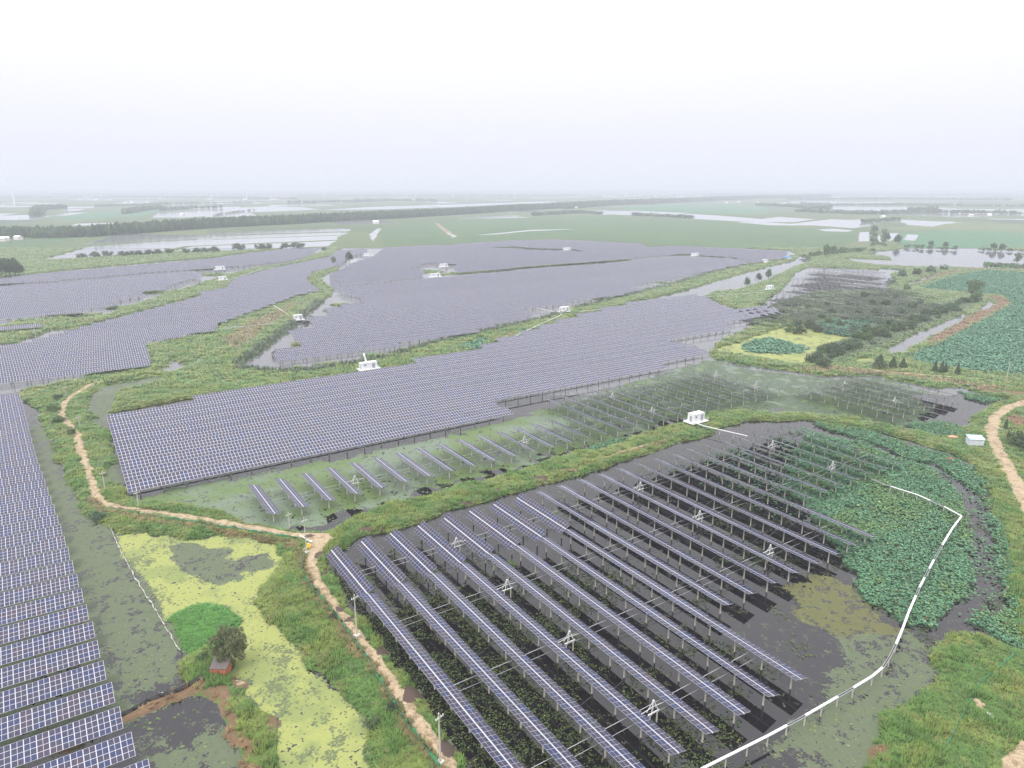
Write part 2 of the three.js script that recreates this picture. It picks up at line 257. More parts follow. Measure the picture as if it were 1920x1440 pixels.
function cls(x, f) {
  const near = f < 262 && Math.abs(x) < 192;
  const k = near ? 1 : 1.6;
  const wx = (vn(x * 0.35 + 50, f * 0.35) - 0.5) * 2.2 * k + (vn(x * 1.7, f * 1.7 + 30) - 0.5) * 0.8 * k, wf = (vn(x * 0.35, f * 0.35 + 90) - 0.5) * 2.2 * k + (vn(x * 1.7 + 60, f * 1.7) - 0.5) * 0.8 * k;
  const R = near ? RN : RF, hx = near ? (vn(x * 4.1 + 12, f * 4.1) - 0.5) * 1.1 : 0, hf = near ? (vn(x * 4.1, f * 4.1 + 71) - 0.5) * 1.1 : 0;
  let c = R.at(x + wx * 0.35, f + wf * 0.35);
  if (!PATHY.has(c)) { const d = R.at(x + wx + hx, f + wf + hf); if (!PATHY.has(d)) c = d; }
  if (near && c >= 0 && c < 5 && c !== C.DUCK) { const e = R.at(x + wx * 2.4 + hx * 1.6, f + wf * 2.4 + hf * 1.6); if (e >= 0 && e < 5 && e !== C.DUCK) c = e; }
  return c < 0 ? C.GRASS : c;
}
// level of the land, half a metre to a metre above the ponds
const HR = 1, HX0 = -760, HF0 = 50, HW = 1520, HH = 910, HM = new Float32Array(HW * HH);
{
  const a = new Float32Array(HW * HH);
  for (let j = 0; j < HH; j++) for (let i = 0; i < HW; i++) a[j * HW + i] = cls(HX0 + i + 0.5, HF0 + j + 0.5) >= LANDMIN ? 1 : 0;
  const b = new Float32Array(HW * HH), r = 1;
  for (let pass = 0; pass < 2; pass++) {
    for (let j = 0; j < HH; j++) for (let i = 0; i < HW; i++) { let s = 0, n = 0; for (let k = -r; k <= r; k++) { const q = i + k; if (q >= 0 && q < HW) { s += a[j * HW + q]; n++; } } b[j * HW + i] = s / n; }
    for (let j = 0; j < HH; j++) for (let i = 0; i < HW; i++) { let s = 0, n = 0; for (let k = -r; k <= r; k++) { const q = j + k; if (q >= 0 && q < HH) { s += b[q * HW + i]; n++; } } a[j * HW + i] = s / n; }
  }
  for (let k = 0; k < HW * HH; k++) HM[k] = -0.45 + 1.25 * sstep(0.2, 0.95, a[k]);
}
function level(x, f) {
  const u = clamp(x - HX0 - 0.5, 0, HW - 1.001), v = clamp(f - HF0 - 0.5, 0, HH - 1.001), i = Math.floor(u), j = Math.floor(v), s = u - i, t = v - j, k = j * HW + i;
  return (HM[k] * (1 - s) + HM[k + 1] * s) * (1 - t) + (HM[k + HW] * (1 - s) + HM[k + HW + 1] * s) * t + (fbm(x * 0.6, f * 0.6) - 0.5) * 0.3;
}

// ---- colours of what lies there (base colours, linear)
const mixc = (a, b, t) => [a[0] + (b[0] - a[0]) * t, a[1] + (b[1] - a[1]) * t, a[2] + (b[2] - a[2]) * t];
function landColor(c, x, f) {
  const n = fbm(x * 0.22, f * 0.22), m = fbm(x * 0.9 + 40, f * 0.9), g = vn(x * 5.1, f * 5.1), gg = vn(x * 11, f * 11);
  let k;
  if (c === C.DIRT) { k = mixc([0.37, 0.29, 0.185], [0.24, 0.175, 0.105], sstep(0.4, 0.75, m)); if (gg > 0.82) k = mixc(k, [0.42, 0.36, 0.27], 0.7); if (g < 0.16) k = mixc(k, [0.12, 0.09, 0.05], 0.6); }
  else if (c === C.SOIL) k = mixc([0.1, 0.066, 0.05], [0.05, 0.034, 0.027], g);
  else if (c === C.BROWN) { k = mixc([0.19, 0.115, 0.065], [0.11, 0.07, 0.04], m); if (g > 0.8) k = mixc(k, [0.08, 0.1, 0.03], 0.6); }
  else if (c === C.DRY) k = mixc([0.16, 0.12, 0.06], [0.08, 0.085, 0.03], sstep(0.4, 0.65, m));
  else if (c === C.GREEN) k = mixc([0.06, 0.16, 0.028], [0.04, 0.115, 0.02], g);
  else if (c === C.LOTUS) k = mixc([0.055, 0.12, 0.072], [0.035, 0.08, 0.05], g);
  else if (c === C.REED) k = [0.035, 0.06, 0.022];
  else if (c === C.SHRUB) k = mixc([0.04, 0.078, 0.026], [0.07, 0.088, 0.034], m);
  else { k = mixc([0.062, 0.118, 0.026], [0.11, 0.14, 0.034], sstep(0.38, 0.66, n)); k = mixc(k, [0.13, 0.105, 0.05], sstep(0.62, 0.78, m) * 0.6); }
  const v = 0.72 + 0.36 * g + 0.2 * (gg - 0.5);
  return [k[0] * v, k[1] * v, k[2] * v];
}
function waterColor(c, x, f) {            // r g b roughness
  const m = fbm(x * 0.28, f * 0.28), d = fbm(x * 1.1 + 9, f * 1.1), g = vn(x * 4.7, f * 4.7), gg = vn(x * 9.3 + 7, f * 9.3);
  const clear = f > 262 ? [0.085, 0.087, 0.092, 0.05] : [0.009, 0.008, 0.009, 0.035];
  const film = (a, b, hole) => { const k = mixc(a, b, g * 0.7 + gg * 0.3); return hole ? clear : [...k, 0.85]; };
  if (c === C.DUCK) {
    const e = fbm(x * 2.1, f * 1.6 + 70);
    const sp = vn(x * 3.3 + 8, f * 3.3);
    if (m * 0.75 + sp * 0.3 > 0.645 && gg > 0.3) return film([0.1, 0.125, 0.055], [0.07, 0.09, 0.042], false);
    const soft = 0.8 * sstep(0.54, 0.68, fbm(x * 0.13 + 31, f * 0.13));
    return film(mixc([0.255, 0.278, 0.084], [0.175, 0.215, 0.068], soft), mixc([0.205, 0.235, 0.066], [0.135, 0.175, 0.054], soft), e > 0.6 && sp > 0.74);
  }
  if (c === C.SCUM) return film([0.094, 0.116, 0.066], [0.068, 0.088, 0.048], m > 0.57 ? d > 0.5 && g > 0.35 : d > 0.68 && g > 0.5);
  if (c === C.ALG) {
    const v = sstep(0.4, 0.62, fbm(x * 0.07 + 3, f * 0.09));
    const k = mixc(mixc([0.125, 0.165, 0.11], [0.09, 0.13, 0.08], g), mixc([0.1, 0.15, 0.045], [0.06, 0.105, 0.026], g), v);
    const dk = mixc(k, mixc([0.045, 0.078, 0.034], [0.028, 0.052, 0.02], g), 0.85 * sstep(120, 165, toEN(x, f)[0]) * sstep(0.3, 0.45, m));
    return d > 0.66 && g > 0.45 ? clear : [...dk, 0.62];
  }
  if (c === C.OLIVE) return film([0.105, 0.105, 0.034], [0.07, 0.075, 0.025], d > 0.6 && g > 0.4);
  if (c === C.LOTUSW) return [0.03, 0.07, 0.03, 0.7];
  if (d > 0.64 && gg > 0.58 && m > 0.42) return [0.07, 0.085, 0.04, 0.7];
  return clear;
}
const S8 = new Uint8Array(4097); for (let i = 0; i <= 4096; i++) { const c = i / 4096; S8[i] = Math.round(255 * (c <= 0.0031308 ? 12.92 * c : 1.055 * Math.pow(c, 1 / 2.4) - 0.055)); }
const s8 = (c) => S8[Math.round(clamp(c, 0, 1) * 4096)];
function maps(w, h, x0, x1, f0, f1, fn, rough) {
  const a = new Uint8Array(w * h * 4), r = rough ? new Uint8Array(w * h * 4) : null;
  for (let j = 0; j < h; j++) {
    const f = f0 + (j + 0.5) / h * (f1 - f0);
    for (let i = 0; i < w; i++) {
      const x = x0 + (i + 0.5) / w * (x1 - x0), k = fn(x, f), o = (j * w + i) * 4;
      a[o] = s8(k[0]); a[o + 1] = s8(k[1]); a[o + 2] = s8(k[2]); a[o + 3] = 255;
      if (r) { r[o] = r[o + 1] = r[o + 2] = Math.round(k[3] * 255); r[o + 3] = 255; }
    }
  }
  const tex = (d, s) => { const t = new THREE.DataTexture(d, w, h); t.magFilter = THREE.LinearFilter; t.minFilter = THREE.LinearFilter; if (s) t.colorSpace = THREE.SRGBColorSpace; t.needsUpdate = true; return t; };
  return [tex(a, true), r && tex(r, false)];
}
function sheet(x0, x1, f0, f1, y) {
  const g = new THREE.BufferGeometry();
  g.setAttribute('position', new THREE.Float32BufferAttribute([x0, y, -f0, x1, y, -f0, x1, y, -f1, x0, y, -f1], 3));
  g.setAttribute('normal', new THREE.Float32BufferAttribute([0, 1, 0, 0, 1, 0, 0, 1, 0, 0, 1, 0], 3));
  g.setAttribute('uv', new THREE.Float32BufferAttribute([0, 0, 1, 0, 1, 1, 0, 1], 2));
  g.setIndex([0, 1, 2, 0, 2, 3]); return g;
}
function waterTile(x0, x1, f0, f1, w, h) {
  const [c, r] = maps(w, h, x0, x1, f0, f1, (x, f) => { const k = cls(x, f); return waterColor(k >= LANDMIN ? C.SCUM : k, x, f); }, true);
  structure('pond_water', sheet(x0, x1, f0, f1, 0), new THREE.MeshStandardMaterial({ map: c, roughnessMap: r, roughness: 1, metalness: 0 }));
}
waterTile(-120, 120, 56, 160, 2048, 1024);
waterTile(-190, 190, 160, 260, 2048, 1024);
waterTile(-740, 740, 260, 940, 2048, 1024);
const plainWater = new THREE.MeshStandardMaterial({ color: col(0.009, 0.008, 0.009), roughness: 0.035 });
structure('pond_water', sheet(-740, -120, -200, 160, 0), plainWater); structure('pond_water', sheet(120, 740, -200, 160, 0), plainWater);
structure('pond_water', sheet(-740, -190, 160, 260, 0), plainWater); structure('pond_water', sheet(190, 740, 160, 260, 0), plainWater);
structure('pond_water', sheet(-120, 120, -200, 56, 0), plainWater);

function landTile(x0, x1, f0, f1, step, tw, th) {
  const nx = Math.round((x1 - x0) / step), nf = Math.round((f1 - f0) / step), p = [], uv = [], idx = [], id = new Int32Array((nx + 1) * (nf + 1)).fill(-1), hh = new Float32Array((nx + 1) * (nf + 1));
  for (let j = 0; j <= nf; j++) for (let i = 0; i <= nx; i++) hh[j * (nx + 1) + i] = level(x0 + i * step, f0 + j * step);
  const vtx = (i, j) => { const k = j * (nx + 1) + i; if (id[k] < 0) { id[k] = p.length / 3; p.push(x0 + i * step, hh[k], -(f0 + j * step)); uv.push(i / nx, j / nf); } return id[k]; };
  for (let j = 0; j < nf; j++) for (let i = 0; i < nx; i++) {
    const k = j * (nx + 1) + i;
    if (Math.max(hh[k], hh[k + 1], hh[k + nx + 1], hh[k + nx + 2]) < -0.02) continue;
    const a = vtx(i, j), b = vtx(i + 1, j), c = vtx(i + 1, j + 1), d = vtx(i, j + 1); idx.push(a, b, c, a, c, d);
  }
  const g = new THREE.BufferGeometry(); g.setAttribute('position', new THREE.Float32BufferAttribute(p, 3)); g.setAttribute('uv', new THREE.Float32BufferAttribute(uv, 2)); g.setIndex(idx); g.computeVertexNormals();
  const [c] = maps(tw, th, x0, x1, f0, f1, (x, f) => { const k = cls(x, f); return landColor(k < LANDMIN ? C.GRASS : k, x, f); }, false);
  structure('ground', g, new THREE.MeshStandardMaterial({ map: c, roughness: 0.95 }));
}
landTile(-120, 120, 56, 160, 0.6, 2048, 1024);
landTile(-190, 190, 160, 260, 0.9, 2048, 1024);
landTile(-740, 740, 260, 940, 2.2, 2048, 1024);
landTile(190, 400, 100, 260, 2, 256, 256); landTile(120, 260, 60, 160, 2, 256, 256); landTile(-400, -190, 160, 260, 2, 256, 128);

// ---------------------------------------------------------------- the plain beyond, one sheet to the horizon
const farPaint = [];
const fpoly = (id, ...p) => farPaint.push([id, p.map(([x, y]) => gp(x, y))]);
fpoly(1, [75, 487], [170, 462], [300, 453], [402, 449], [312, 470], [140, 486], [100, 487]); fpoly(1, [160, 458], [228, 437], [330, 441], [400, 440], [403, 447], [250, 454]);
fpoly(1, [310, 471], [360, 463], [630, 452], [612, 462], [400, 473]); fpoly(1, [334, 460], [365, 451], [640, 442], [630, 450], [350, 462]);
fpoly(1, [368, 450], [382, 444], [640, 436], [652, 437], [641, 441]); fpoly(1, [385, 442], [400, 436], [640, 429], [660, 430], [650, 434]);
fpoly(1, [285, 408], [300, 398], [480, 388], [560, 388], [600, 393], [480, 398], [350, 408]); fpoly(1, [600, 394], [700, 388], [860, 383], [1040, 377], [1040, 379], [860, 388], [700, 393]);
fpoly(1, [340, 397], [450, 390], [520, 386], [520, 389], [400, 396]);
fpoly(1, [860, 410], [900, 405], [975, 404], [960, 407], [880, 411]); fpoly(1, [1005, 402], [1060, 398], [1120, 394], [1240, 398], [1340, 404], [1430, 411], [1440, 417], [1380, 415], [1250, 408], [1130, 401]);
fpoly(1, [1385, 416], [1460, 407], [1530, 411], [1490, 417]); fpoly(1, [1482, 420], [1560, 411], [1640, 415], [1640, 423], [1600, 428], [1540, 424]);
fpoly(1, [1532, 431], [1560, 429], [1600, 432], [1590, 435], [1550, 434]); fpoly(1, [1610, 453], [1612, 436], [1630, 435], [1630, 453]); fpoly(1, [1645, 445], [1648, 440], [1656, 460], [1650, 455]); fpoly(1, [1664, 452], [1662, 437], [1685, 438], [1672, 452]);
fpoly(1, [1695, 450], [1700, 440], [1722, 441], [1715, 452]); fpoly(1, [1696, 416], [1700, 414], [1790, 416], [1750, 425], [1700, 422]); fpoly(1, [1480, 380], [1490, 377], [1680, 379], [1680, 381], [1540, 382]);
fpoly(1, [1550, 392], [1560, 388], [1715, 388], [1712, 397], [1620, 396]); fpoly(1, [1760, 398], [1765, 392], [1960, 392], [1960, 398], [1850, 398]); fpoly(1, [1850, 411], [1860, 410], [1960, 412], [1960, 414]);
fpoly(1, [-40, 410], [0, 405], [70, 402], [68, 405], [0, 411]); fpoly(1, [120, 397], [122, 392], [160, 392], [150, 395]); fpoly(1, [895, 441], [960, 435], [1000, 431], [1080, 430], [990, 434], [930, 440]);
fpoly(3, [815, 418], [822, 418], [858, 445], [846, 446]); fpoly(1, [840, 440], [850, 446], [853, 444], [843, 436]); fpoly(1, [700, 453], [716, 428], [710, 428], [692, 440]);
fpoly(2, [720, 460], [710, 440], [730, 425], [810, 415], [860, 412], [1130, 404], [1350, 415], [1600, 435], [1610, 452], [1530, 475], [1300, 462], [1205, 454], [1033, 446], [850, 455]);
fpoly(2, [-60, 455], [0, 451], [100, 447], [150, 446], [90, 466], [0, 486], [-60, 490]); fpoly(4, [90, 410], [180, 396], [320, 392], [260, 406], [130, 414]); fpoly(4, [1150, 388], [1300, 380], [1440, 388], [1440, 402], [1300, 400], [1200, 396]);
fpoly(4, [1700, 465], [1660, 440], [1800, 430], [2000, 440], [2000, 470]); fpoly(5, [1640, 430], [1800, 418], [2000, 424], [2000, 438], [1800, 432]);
farPaint.unshift(...farPaint.splice(farPaint.findIndex((q) => q[0] === 2)));   // fields under the water
const inside = (pts, x, f) => { let c = false; for (let i = 0, j = pts.length - 1; i < pts.length; j = i++) { const a = pts[i], b = pts[j]; if ((a[1] > f) !== (b[1] > f) && x < (b[0] - a[0]) * (f - a[1]) / (b[1] - a[1]) + a[0]) c = !c; } return c; };
const farBox = farPaint.map(([id, p]) => [Math.min(...p.map((q) => q[0])), Math.max(...p.map((q) => q[0])), Math.min(...p.map((q) => q[1])), Math.max(...p.map((q) => q[1])), id, p]);
function farColor(x, f) {
  const wx = (vn(x * 0.03, f * 0.03) - 0.5) * 5 + (vn(x * 0.1, f * 0.1) - 0.5) * 2;
  let id = 0; const X = x + wx, Fq = f + wx;
  for (const [a, b, c, d, k, p] of farBox) if (X > a && X < b && Fq > c && Fq < d && inside(p, X, Fq)) id = k;
  const g = vn(x * 0.35, f * 0.35), m = fbm(x * 0.02, f * 0.02), cell = HT[((Math.floor((x * 0.92 + f * 0.39) / 130) * 131 + Math.floor((f * 0.92 - x * 0.39) / 260) * 7919) >>> 0) & 65535];
  if (!id && f > 1500 && cell > 0.86) id = 1;
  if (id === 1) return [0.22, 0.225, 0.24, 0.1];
  let k = id === 2 ? mixc([0.062, 0.115, 0.04], [0.045, 0.09, 0.036], m) : id === 3 ? [0.2, 0.16, 0.1] : id === 4 ? [0.05, 0.13, 0.06] : id === 5 ? [0.1, 0.13, 0.05] : mixc(mixc([0.05, 0.085, 0.03], [0.085, 0.115, 0.045], cell), [0.11, 0.1, 0.06], sstep(0.6, 0.8, m) * 0.6);
  const v = 0.75 + 0.5 * g; return [k[0] * v, k[1] * v, k[2] * v, 0.95];
}
{
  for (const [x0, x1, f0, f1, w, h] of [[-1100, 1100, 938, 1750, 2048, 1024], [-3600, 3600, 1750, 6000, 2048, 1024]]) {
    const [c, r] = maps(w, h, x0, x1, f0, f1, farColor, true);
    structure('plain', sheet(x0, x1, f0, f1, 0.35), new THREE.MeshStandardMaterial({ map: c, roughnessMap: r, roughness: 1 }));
  }
  const far = M(col(0.045, 0.07, 0.04), 0.95);
  structure('plain', sheet(-18000, 18000, 6000, 24000, 0.35), far);
  structure('plain', sheet(-18000, -3600, -2000, 6000, 0.35), far); structure('plain', sheet(3600, 18000, -2000, 6000, 0.35), far);
  structure('plain', sheet(-3600, -1100, 938, 1750, 0.35), far); structure('plain', sheet(1100, 3600, 938, 1750, 0.35), far);
  structure('plain', sheet(-3600, -740, -2000, 938, 0.35), far); structure('plain', sheet(740, 3600, -2000, 938, 0.35), far); structure('plain', sheet(-740, 740, -2000, -200, 0.35), far);
}

// ---------------------------------------------------------------- solar panels
const ORD = ['', 'first', 'second', 'third', 'fourth', 'fifth', 'sixth', 'seventh', 'eighth', 'ninth', 'tenth', 'eleventh', 'twelfth', 'thirteenth', 'fourteenth', 'fifteenth', 'sixteenth', 'seventeenth', 'eighteenth', 'nineteenth'];
const TENS = ['', '', 'twenty', 'thirty', 'forty', 'fifty', 'sixty', 'seventy'], TENTH = ['', '', 'twentieth', 'thirtieth', 'fortieth', 'fiftieth', 'sixtieth', 'seventieth'];
const ord = (n) => n < 20 ? ORD[n] : n % 10 ? TENS[Math.floor(n / 10)] + '-' + ORD[n % 10] : TENTH[n / 10];
const deg = THREE.MathUtils.degToRad;
const GLASS = [[0.015, 0.017, 0.054], [0.017, 0.018, 0.047], [0.022, 0.018, 0.046], [0.012, 0.018, 0.066], [0.02, 0.022, 0.046], [0.03, 0.02, 0.042]];
const DULL = GLASS.map(([r, g, b]) => [r * 1.05, g * 1.05, b * 0.95]);
const FRAMEC = [0.5, 0.51, 0.56];
class Quads {                              // coloured triangles gathered for one mesh
  constructor() { this.p = []; this.n = []; this.c = []; }
  quad(a, b, c, d, nrm, k) { for (const v of [a, b, c, a, c, d]) { this.p.push(v[0], v[1], v[2]); this.n.push(nrm[0], nrm[1], nrm[2]); this.c.push(k[0], k[1], k[2]); } }
  geo() { const g = new THREE.BufferGeometry(); g.setAttribute('position', new THREE.Float32BufferAttribute(this.p, 3)); g.setAttribute('normal', new THREE.Float32BufferAttribute(this.n, 3)); g.setAttribute('color', new THREE.Float32BufferAttribute(this.c, 3)); return g; }
}
// one framed module w x d lying flat, split in two fields across its long side
function moduleGeo(w, d, k, ex, ez, frame = FRAMEC, thick = 0.04) {
  const q = new Quads(), hw = w / 2, hd = d / 2, t = thick / 2;
  const B = (x0, x1, z0, z1) => q.quad([x0, t + 0.004, z1], [x1, t + 0.004, z1], [x1, t + 0.004, z0], [x0, t + 0.004, z0], [0, 1, 0], k);
  const F = frame, un = [0.13, 0.13, 0.14];  // underside darker than its white backsheet: shade put into the colour
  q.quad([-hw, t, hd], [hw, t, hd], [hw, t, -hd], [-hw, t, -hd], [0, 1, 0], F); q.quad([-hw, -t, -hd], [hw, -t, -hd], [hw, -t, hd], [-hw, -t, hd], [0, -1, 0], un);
  q.quad([-hw, -t, hd], [hw, -t, hd], [hw, t, hd], [-hw, t, hd], [0, 0, 1], F); q.quad([hw, -t, -hd], [-hw, -t, -hd], [-hw, t, -hd], [hw, t, -hd], [0, 0, -1], F);
  q.quad([hw, -t, hd], [hw, -t, -hd], [hw, t, -hd], [hw, t, hd], [1, 0, 0], F); q.quad([-hw, -t, -hd], [-hw, -t, hd], [-hw, t, hd], [-hw, t, -hd], [-1, 0, 0], F);
  if (w > d) { B(-hw + ex, -0.022, -hd + ez, hd - ez); B(0.022, hw - ex, -hd + ez, hd - ez); } else { B(-hw + ex, hw - ex, -hd + ez, hd - ez); }
  return q.geo();
}
const PL = 1.49, PS = 0.99;
const modWide = GLASS.map((k) => moduleGeo(PL - 0.015, PS - 0.012, k, 0.045, 0.03));      // lying: the left array
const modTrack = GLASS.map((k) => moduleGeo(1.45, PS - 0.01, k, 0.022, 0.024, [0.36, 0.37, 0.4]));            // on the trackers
const pick = (e, n) => { const v = fbm(e * 0.21 + 30, n * 0.3) * 0.75 + rnd() * 0.35; return clamp(Math.floor((v - 0.2) / 0.65 * 6), 0, 5); };

const postGeo = new Map();
const post = (h, r) => { const k = h.toFixed(1) + r; if (!postGeo.has(k)) postGeo.set(k, cyl(r, r, +h.toFixed(1) + 0.9, 7, -0.9)); return postGeo.get(k); };

// a fixed row: kind.high modules up the slope, running east from e0 to e1, its middle line at n
function fixedRow(kind, e0, e1, n, o) {
  const cols = Math.max(3, Math.round((e1 - e0) / kind.w)), len = cols * kind.w, em = (e0 + e1) / 2, t = kind.tilt + deg(rr(-0.9, 0.9)), ct = Math.cos(t), st = Math.sin(t);
  const g = thing('solar_row', o.label, 'solar row', EN(em, n), PHI, o.group);
  const FC = kind.frame || FRAMEC, hc = kind.hc, slope = kind.high * kind.d;
  const at = (x, s, up) => [x, hc + s * st + up * ct, -s * ct + up * st], nrm = [0, ct, st];
  if (o.single) {
    for (let i = 0; i < cols; i++) for (let j = 0; j < kind.high; j++) {
      const x = (i - (cols - 1) / 2) * kind.w, s = (j - (kind.high - 1) / 2) * kind.d, m = part('panel', modWide[pick(em + x, n + j)], mat.panelV, g);
      m.position.set(...at(x, s, 0)); m.rotation.x = t;
    }
  } else {
    const q = new Quads(), L = len / 2, S = slope / 2;
    q.quad(at(-L, -S, 0), at(L, -S, 0), at(L, S, 0), at(-L, S, 0), nrm, FC);
    q.quad(at(-L, S, -0.05), at(L, S, -0.05), at(L, -S, -0.05), at(-L, -S, -0.05), [0, -ct, -st], [0.25, 0.25, 0.26]);
    q.quad(at(-L, -S, -0.05), at(L, -S, -0.05), at(L, -S, 0), at(-L, -S, 0), [0, -st, ct], FC);
    q.quad(at(L, S, -0.05), at(-L, S, -0.05), at(-L, S, 0), at(L, S, 0), [0, st, -ct], FC);
    const up = o.lift || 0.008, ex = kind.ex, es = kind.es;
    for (let i = 0; i < cols; i++) for (let j = 0; j < kind.high; j++) {
      const x0 = -L + i * kind.w, s0 = -S + j * kind.d, k = (kind.dull ? DULL : GLASS)[pick(em + x0, n + j)];
      const f = (a, b) => q.quad(at(a, s0 + es, up), at(b, s0 + es, up), at(b, s0 + kind.d - es, up), at(a, s0 + kind.d - es, up), nrm, k);
      if (kind.w > kind.d) { f(x0 + ex, x0 + kind.w / 2 - 0.022); f(x0 + kind.w / 2 + 0.022, x0 + kind.w - ex); } else f(x0 + ex, x0 + kind.w - ex);
    }
    stuffPart('panel_array', q.geo(), mat.panelV, g);
  }
  // two purlins under the modules and one line of piles
  for (const s of [-0.28 * slope, 0.28 * slope]) part('purlin', box(len - 0.1, 0.1, 0.08), mat.galv, g, ...at(0, s, -0.12));
  const np = Math.max(2, Math.round(len / 5.6)), pg = [];
  for (let i = 0; i < np; i++) {
    const x = (i + 0.5) / np * len - len / 2;
    if (o.posts) { part('post', post(hc - 0.35, 0.13), mat.post, g, x, 0, 0); part('bracket', beam(V(x, hc - 0.25 - 0.3 * slope * st, 0.3 * slope * ct), V(x, hc - 0.25 + 0.3 * slope * st, -0.3 * slope * ct), 0.08, 0.1), mat.galv, g); }
    else pg.push(post(hc - 0.2, 0.13).clone().translate(x, 0, 0));
  }
  if (pg.length) stuffPart('piles', merge(pg), mat.post, g);
  return g;
}
const WIDE = { w: PL, d: PS, high: 4, tilt: deg(16), hc: 3.0, ex: 0.045, es: 0.03 };
const TALL = { w: PS, d: PL, high: 3, tilt: deg(18), hc: 2.9, ex: 0.045, es: 0.05, frame: [0.56, 0.57, 0.63], dull: true };

// left foreground array
{
  const edge = [[60, 12], [70, 9.5], [85, 3.6], [92, 1.9], [99, 0.5], [106, -0.4], [112.6, -0.85], [119, -1.5], [126, -1.9], [133, -2.2], [139.5, -2.8], [146, -3.2], [190, -6.4], [234, -10], [312, -14.7], [330, -15.6]];
  const right = (n) => { for (let k = 1; k < edge.length; k++) if (n <= edge[k][0]) return lerp(edge[k - 1][1], edge[k][1], (n - edge[k - 1][0]) / (edge[k][0] - edge[k - 1][0])); return -15.6; };
  const list = []; for (let k = -1; k < 34; k++) list.push(92.2 + 6.68 * k);
  list.forEach((top, k) => {
    const n = top - 1.92, e1 = right(top);
    const left = toEN(...gp(-70, clamp(1500 - (n - 85) * 4.2, 700, 1500), 3))[0];
    let e = -20; for (let y = 700; y < 1700; y += 10) { const q = pxEN(-60, y, 3); if (Math.abs(q[1] - n) < 6) e = q[0]; }
    const cols = Math.ceil((e1 - Math.min(e, left * 0 + e)) / PL);
    fixedRow(WIDE, e1 - cols * PL, e1, n, { single: n < 200, posts: true, lift: 0.006, label: ord(k + 1) + ' landscape-panel row of the left array counting from the pond below the mud dam', group: 'left foreground rows of landscape panels' });
  });
}
function polyEN(pts, h) { return pts.map(([x, y]) => pxEN(x, y, h)); }
function spans(p, n) { const xs = []; for (let i = 0; i < p.length; i++) { const a = p[i], b = p[(i + 1) % p.length]; if ((a[1] <= n) !== (b[1] <= n)) xs.push(a[0] + (n - a[1]) / (b[1] - a[1]) * (b[0] - a[0])); } xs.sort((u, v) => u - v); const o = []; for (let k = 0; k + 1 < xs.length; k += 2) o.push([xs[k], xs[k + 1]]); return o; }
function block(pts, n0, pitch, opt, holes = []) {
  const p = polyEN(pts, 2.9), hs = holes.map((h) => polyEN(h, 2.9)), lo = Math.min(...p.map((q) => q[1])), hi = Math.max(...p.map((q) => q[1]));
  let count = 0;
  for (let n = n0 + Math.ceil((lo - n0) / pitch) * pitch; n < hi; n += pitch) for (const [a, b] of spans(p, n)) {
    let cut = [[a, b]];
    for (const h of hs) for (const [c, d] of spans(h, n)) cut = cut.flatMap(([u, v]) => d <= u || c >= v ? [[u, v]] : [[u, c], [d, v]]);
    for (const [u, v] of cut) if (v - u > 5) {
      const cell = 20 * PS;                       // tables come in twenties
      const e0 = u, e1 = u + Math.max(PS * 6, Math.round((v - u) / PS) * PS);
      fixedRow(TALL, e0, e1, n, { posts: n - lo < opt.posts, lift: opt.lift, label: ord(++count) + ' ' + opt.label, group: opt.group });
    }
  }
}
block([[199, 776], [240, 921], [955, 770], [931, 757], [1077, 722], [1280, 677], [1328, 667], [1326, 655], [1297, 649], [1251, 639], [1380, 616], [1357, 604], [1462, 585], [1455, 577], [1432, 574], [1378, 580], [1355, 574], [1320, 555], [1288, 553], [1184, 568], [1151, 575], [1071, 595], [1033, 606], [994, 620], [952, 632], [904, 648], [904, 654], [777, 676], [779, 682], [700, 697], [440, 735]],
  195.8, 8.36, { posts: 14, lift: 0.012, label: 'solar row of the middle array counting from the algae pond', group: 'rows of the large middle array' });
block([[508, 661], [521, 678], [672, 657], [746, 647], [750, 640], [879, 622], [923, 614], [930, 605], [992, 595], [1000, 587], [980, 580], [1097, 561], [1205, 545], [1180, 533], [1263, 520], [1305, 512], [1403, 493], [1372, 484], [1260, 483], [1100, 498], [1031, 503], [887, 517], [846, 519], [817, 523], [783, 525], [700, 533], [625, 539], [647, 550], [693, 564], [658, 571], [608, 580], [622, 591], [575, 597], [593, 614], [541, 622], [566, 649], [540, 653]],
  333, 8.36, { posts: 40, lift: 0.02, label: 'solar row of the back array counting from the reed dike', group: 'rows of the back array' });
block([[620, 536], [618, 514], [640, 506], [665, 492], [700, 482], [723, 464], [846, 459], [908, 454], [1033, 449], [1205, 457], [1215, 464], [1267, 461], [1347, 465], [1476, 471], [1472, 484], [1405, 492], [1372, 481], [1260, 476], [1100, 491], [1031, 495], [887, 508], [846, 512], [817, 519], [783, 521], [702, 528]],
  338, 8.36, { posts: 0, lift: 0.03, label: 'solar row of the hindmost array counting toward the green plain', group: 'rows of the hindmost array' },
  [[[775, 500], [800, 491], [858, 495], [852, 507], [870, 514], [830, 521], [790, 521], [795, 509]], [[905, 463], [960, 461], [1010, 465], [1075, 466], [1110, 474], [1190, 468], [1150, 473], [1060, 471], [980, 468]], [[1255, 478], [1300, 474], [1330, 482], [1380, 485], [1300, 481]]]);
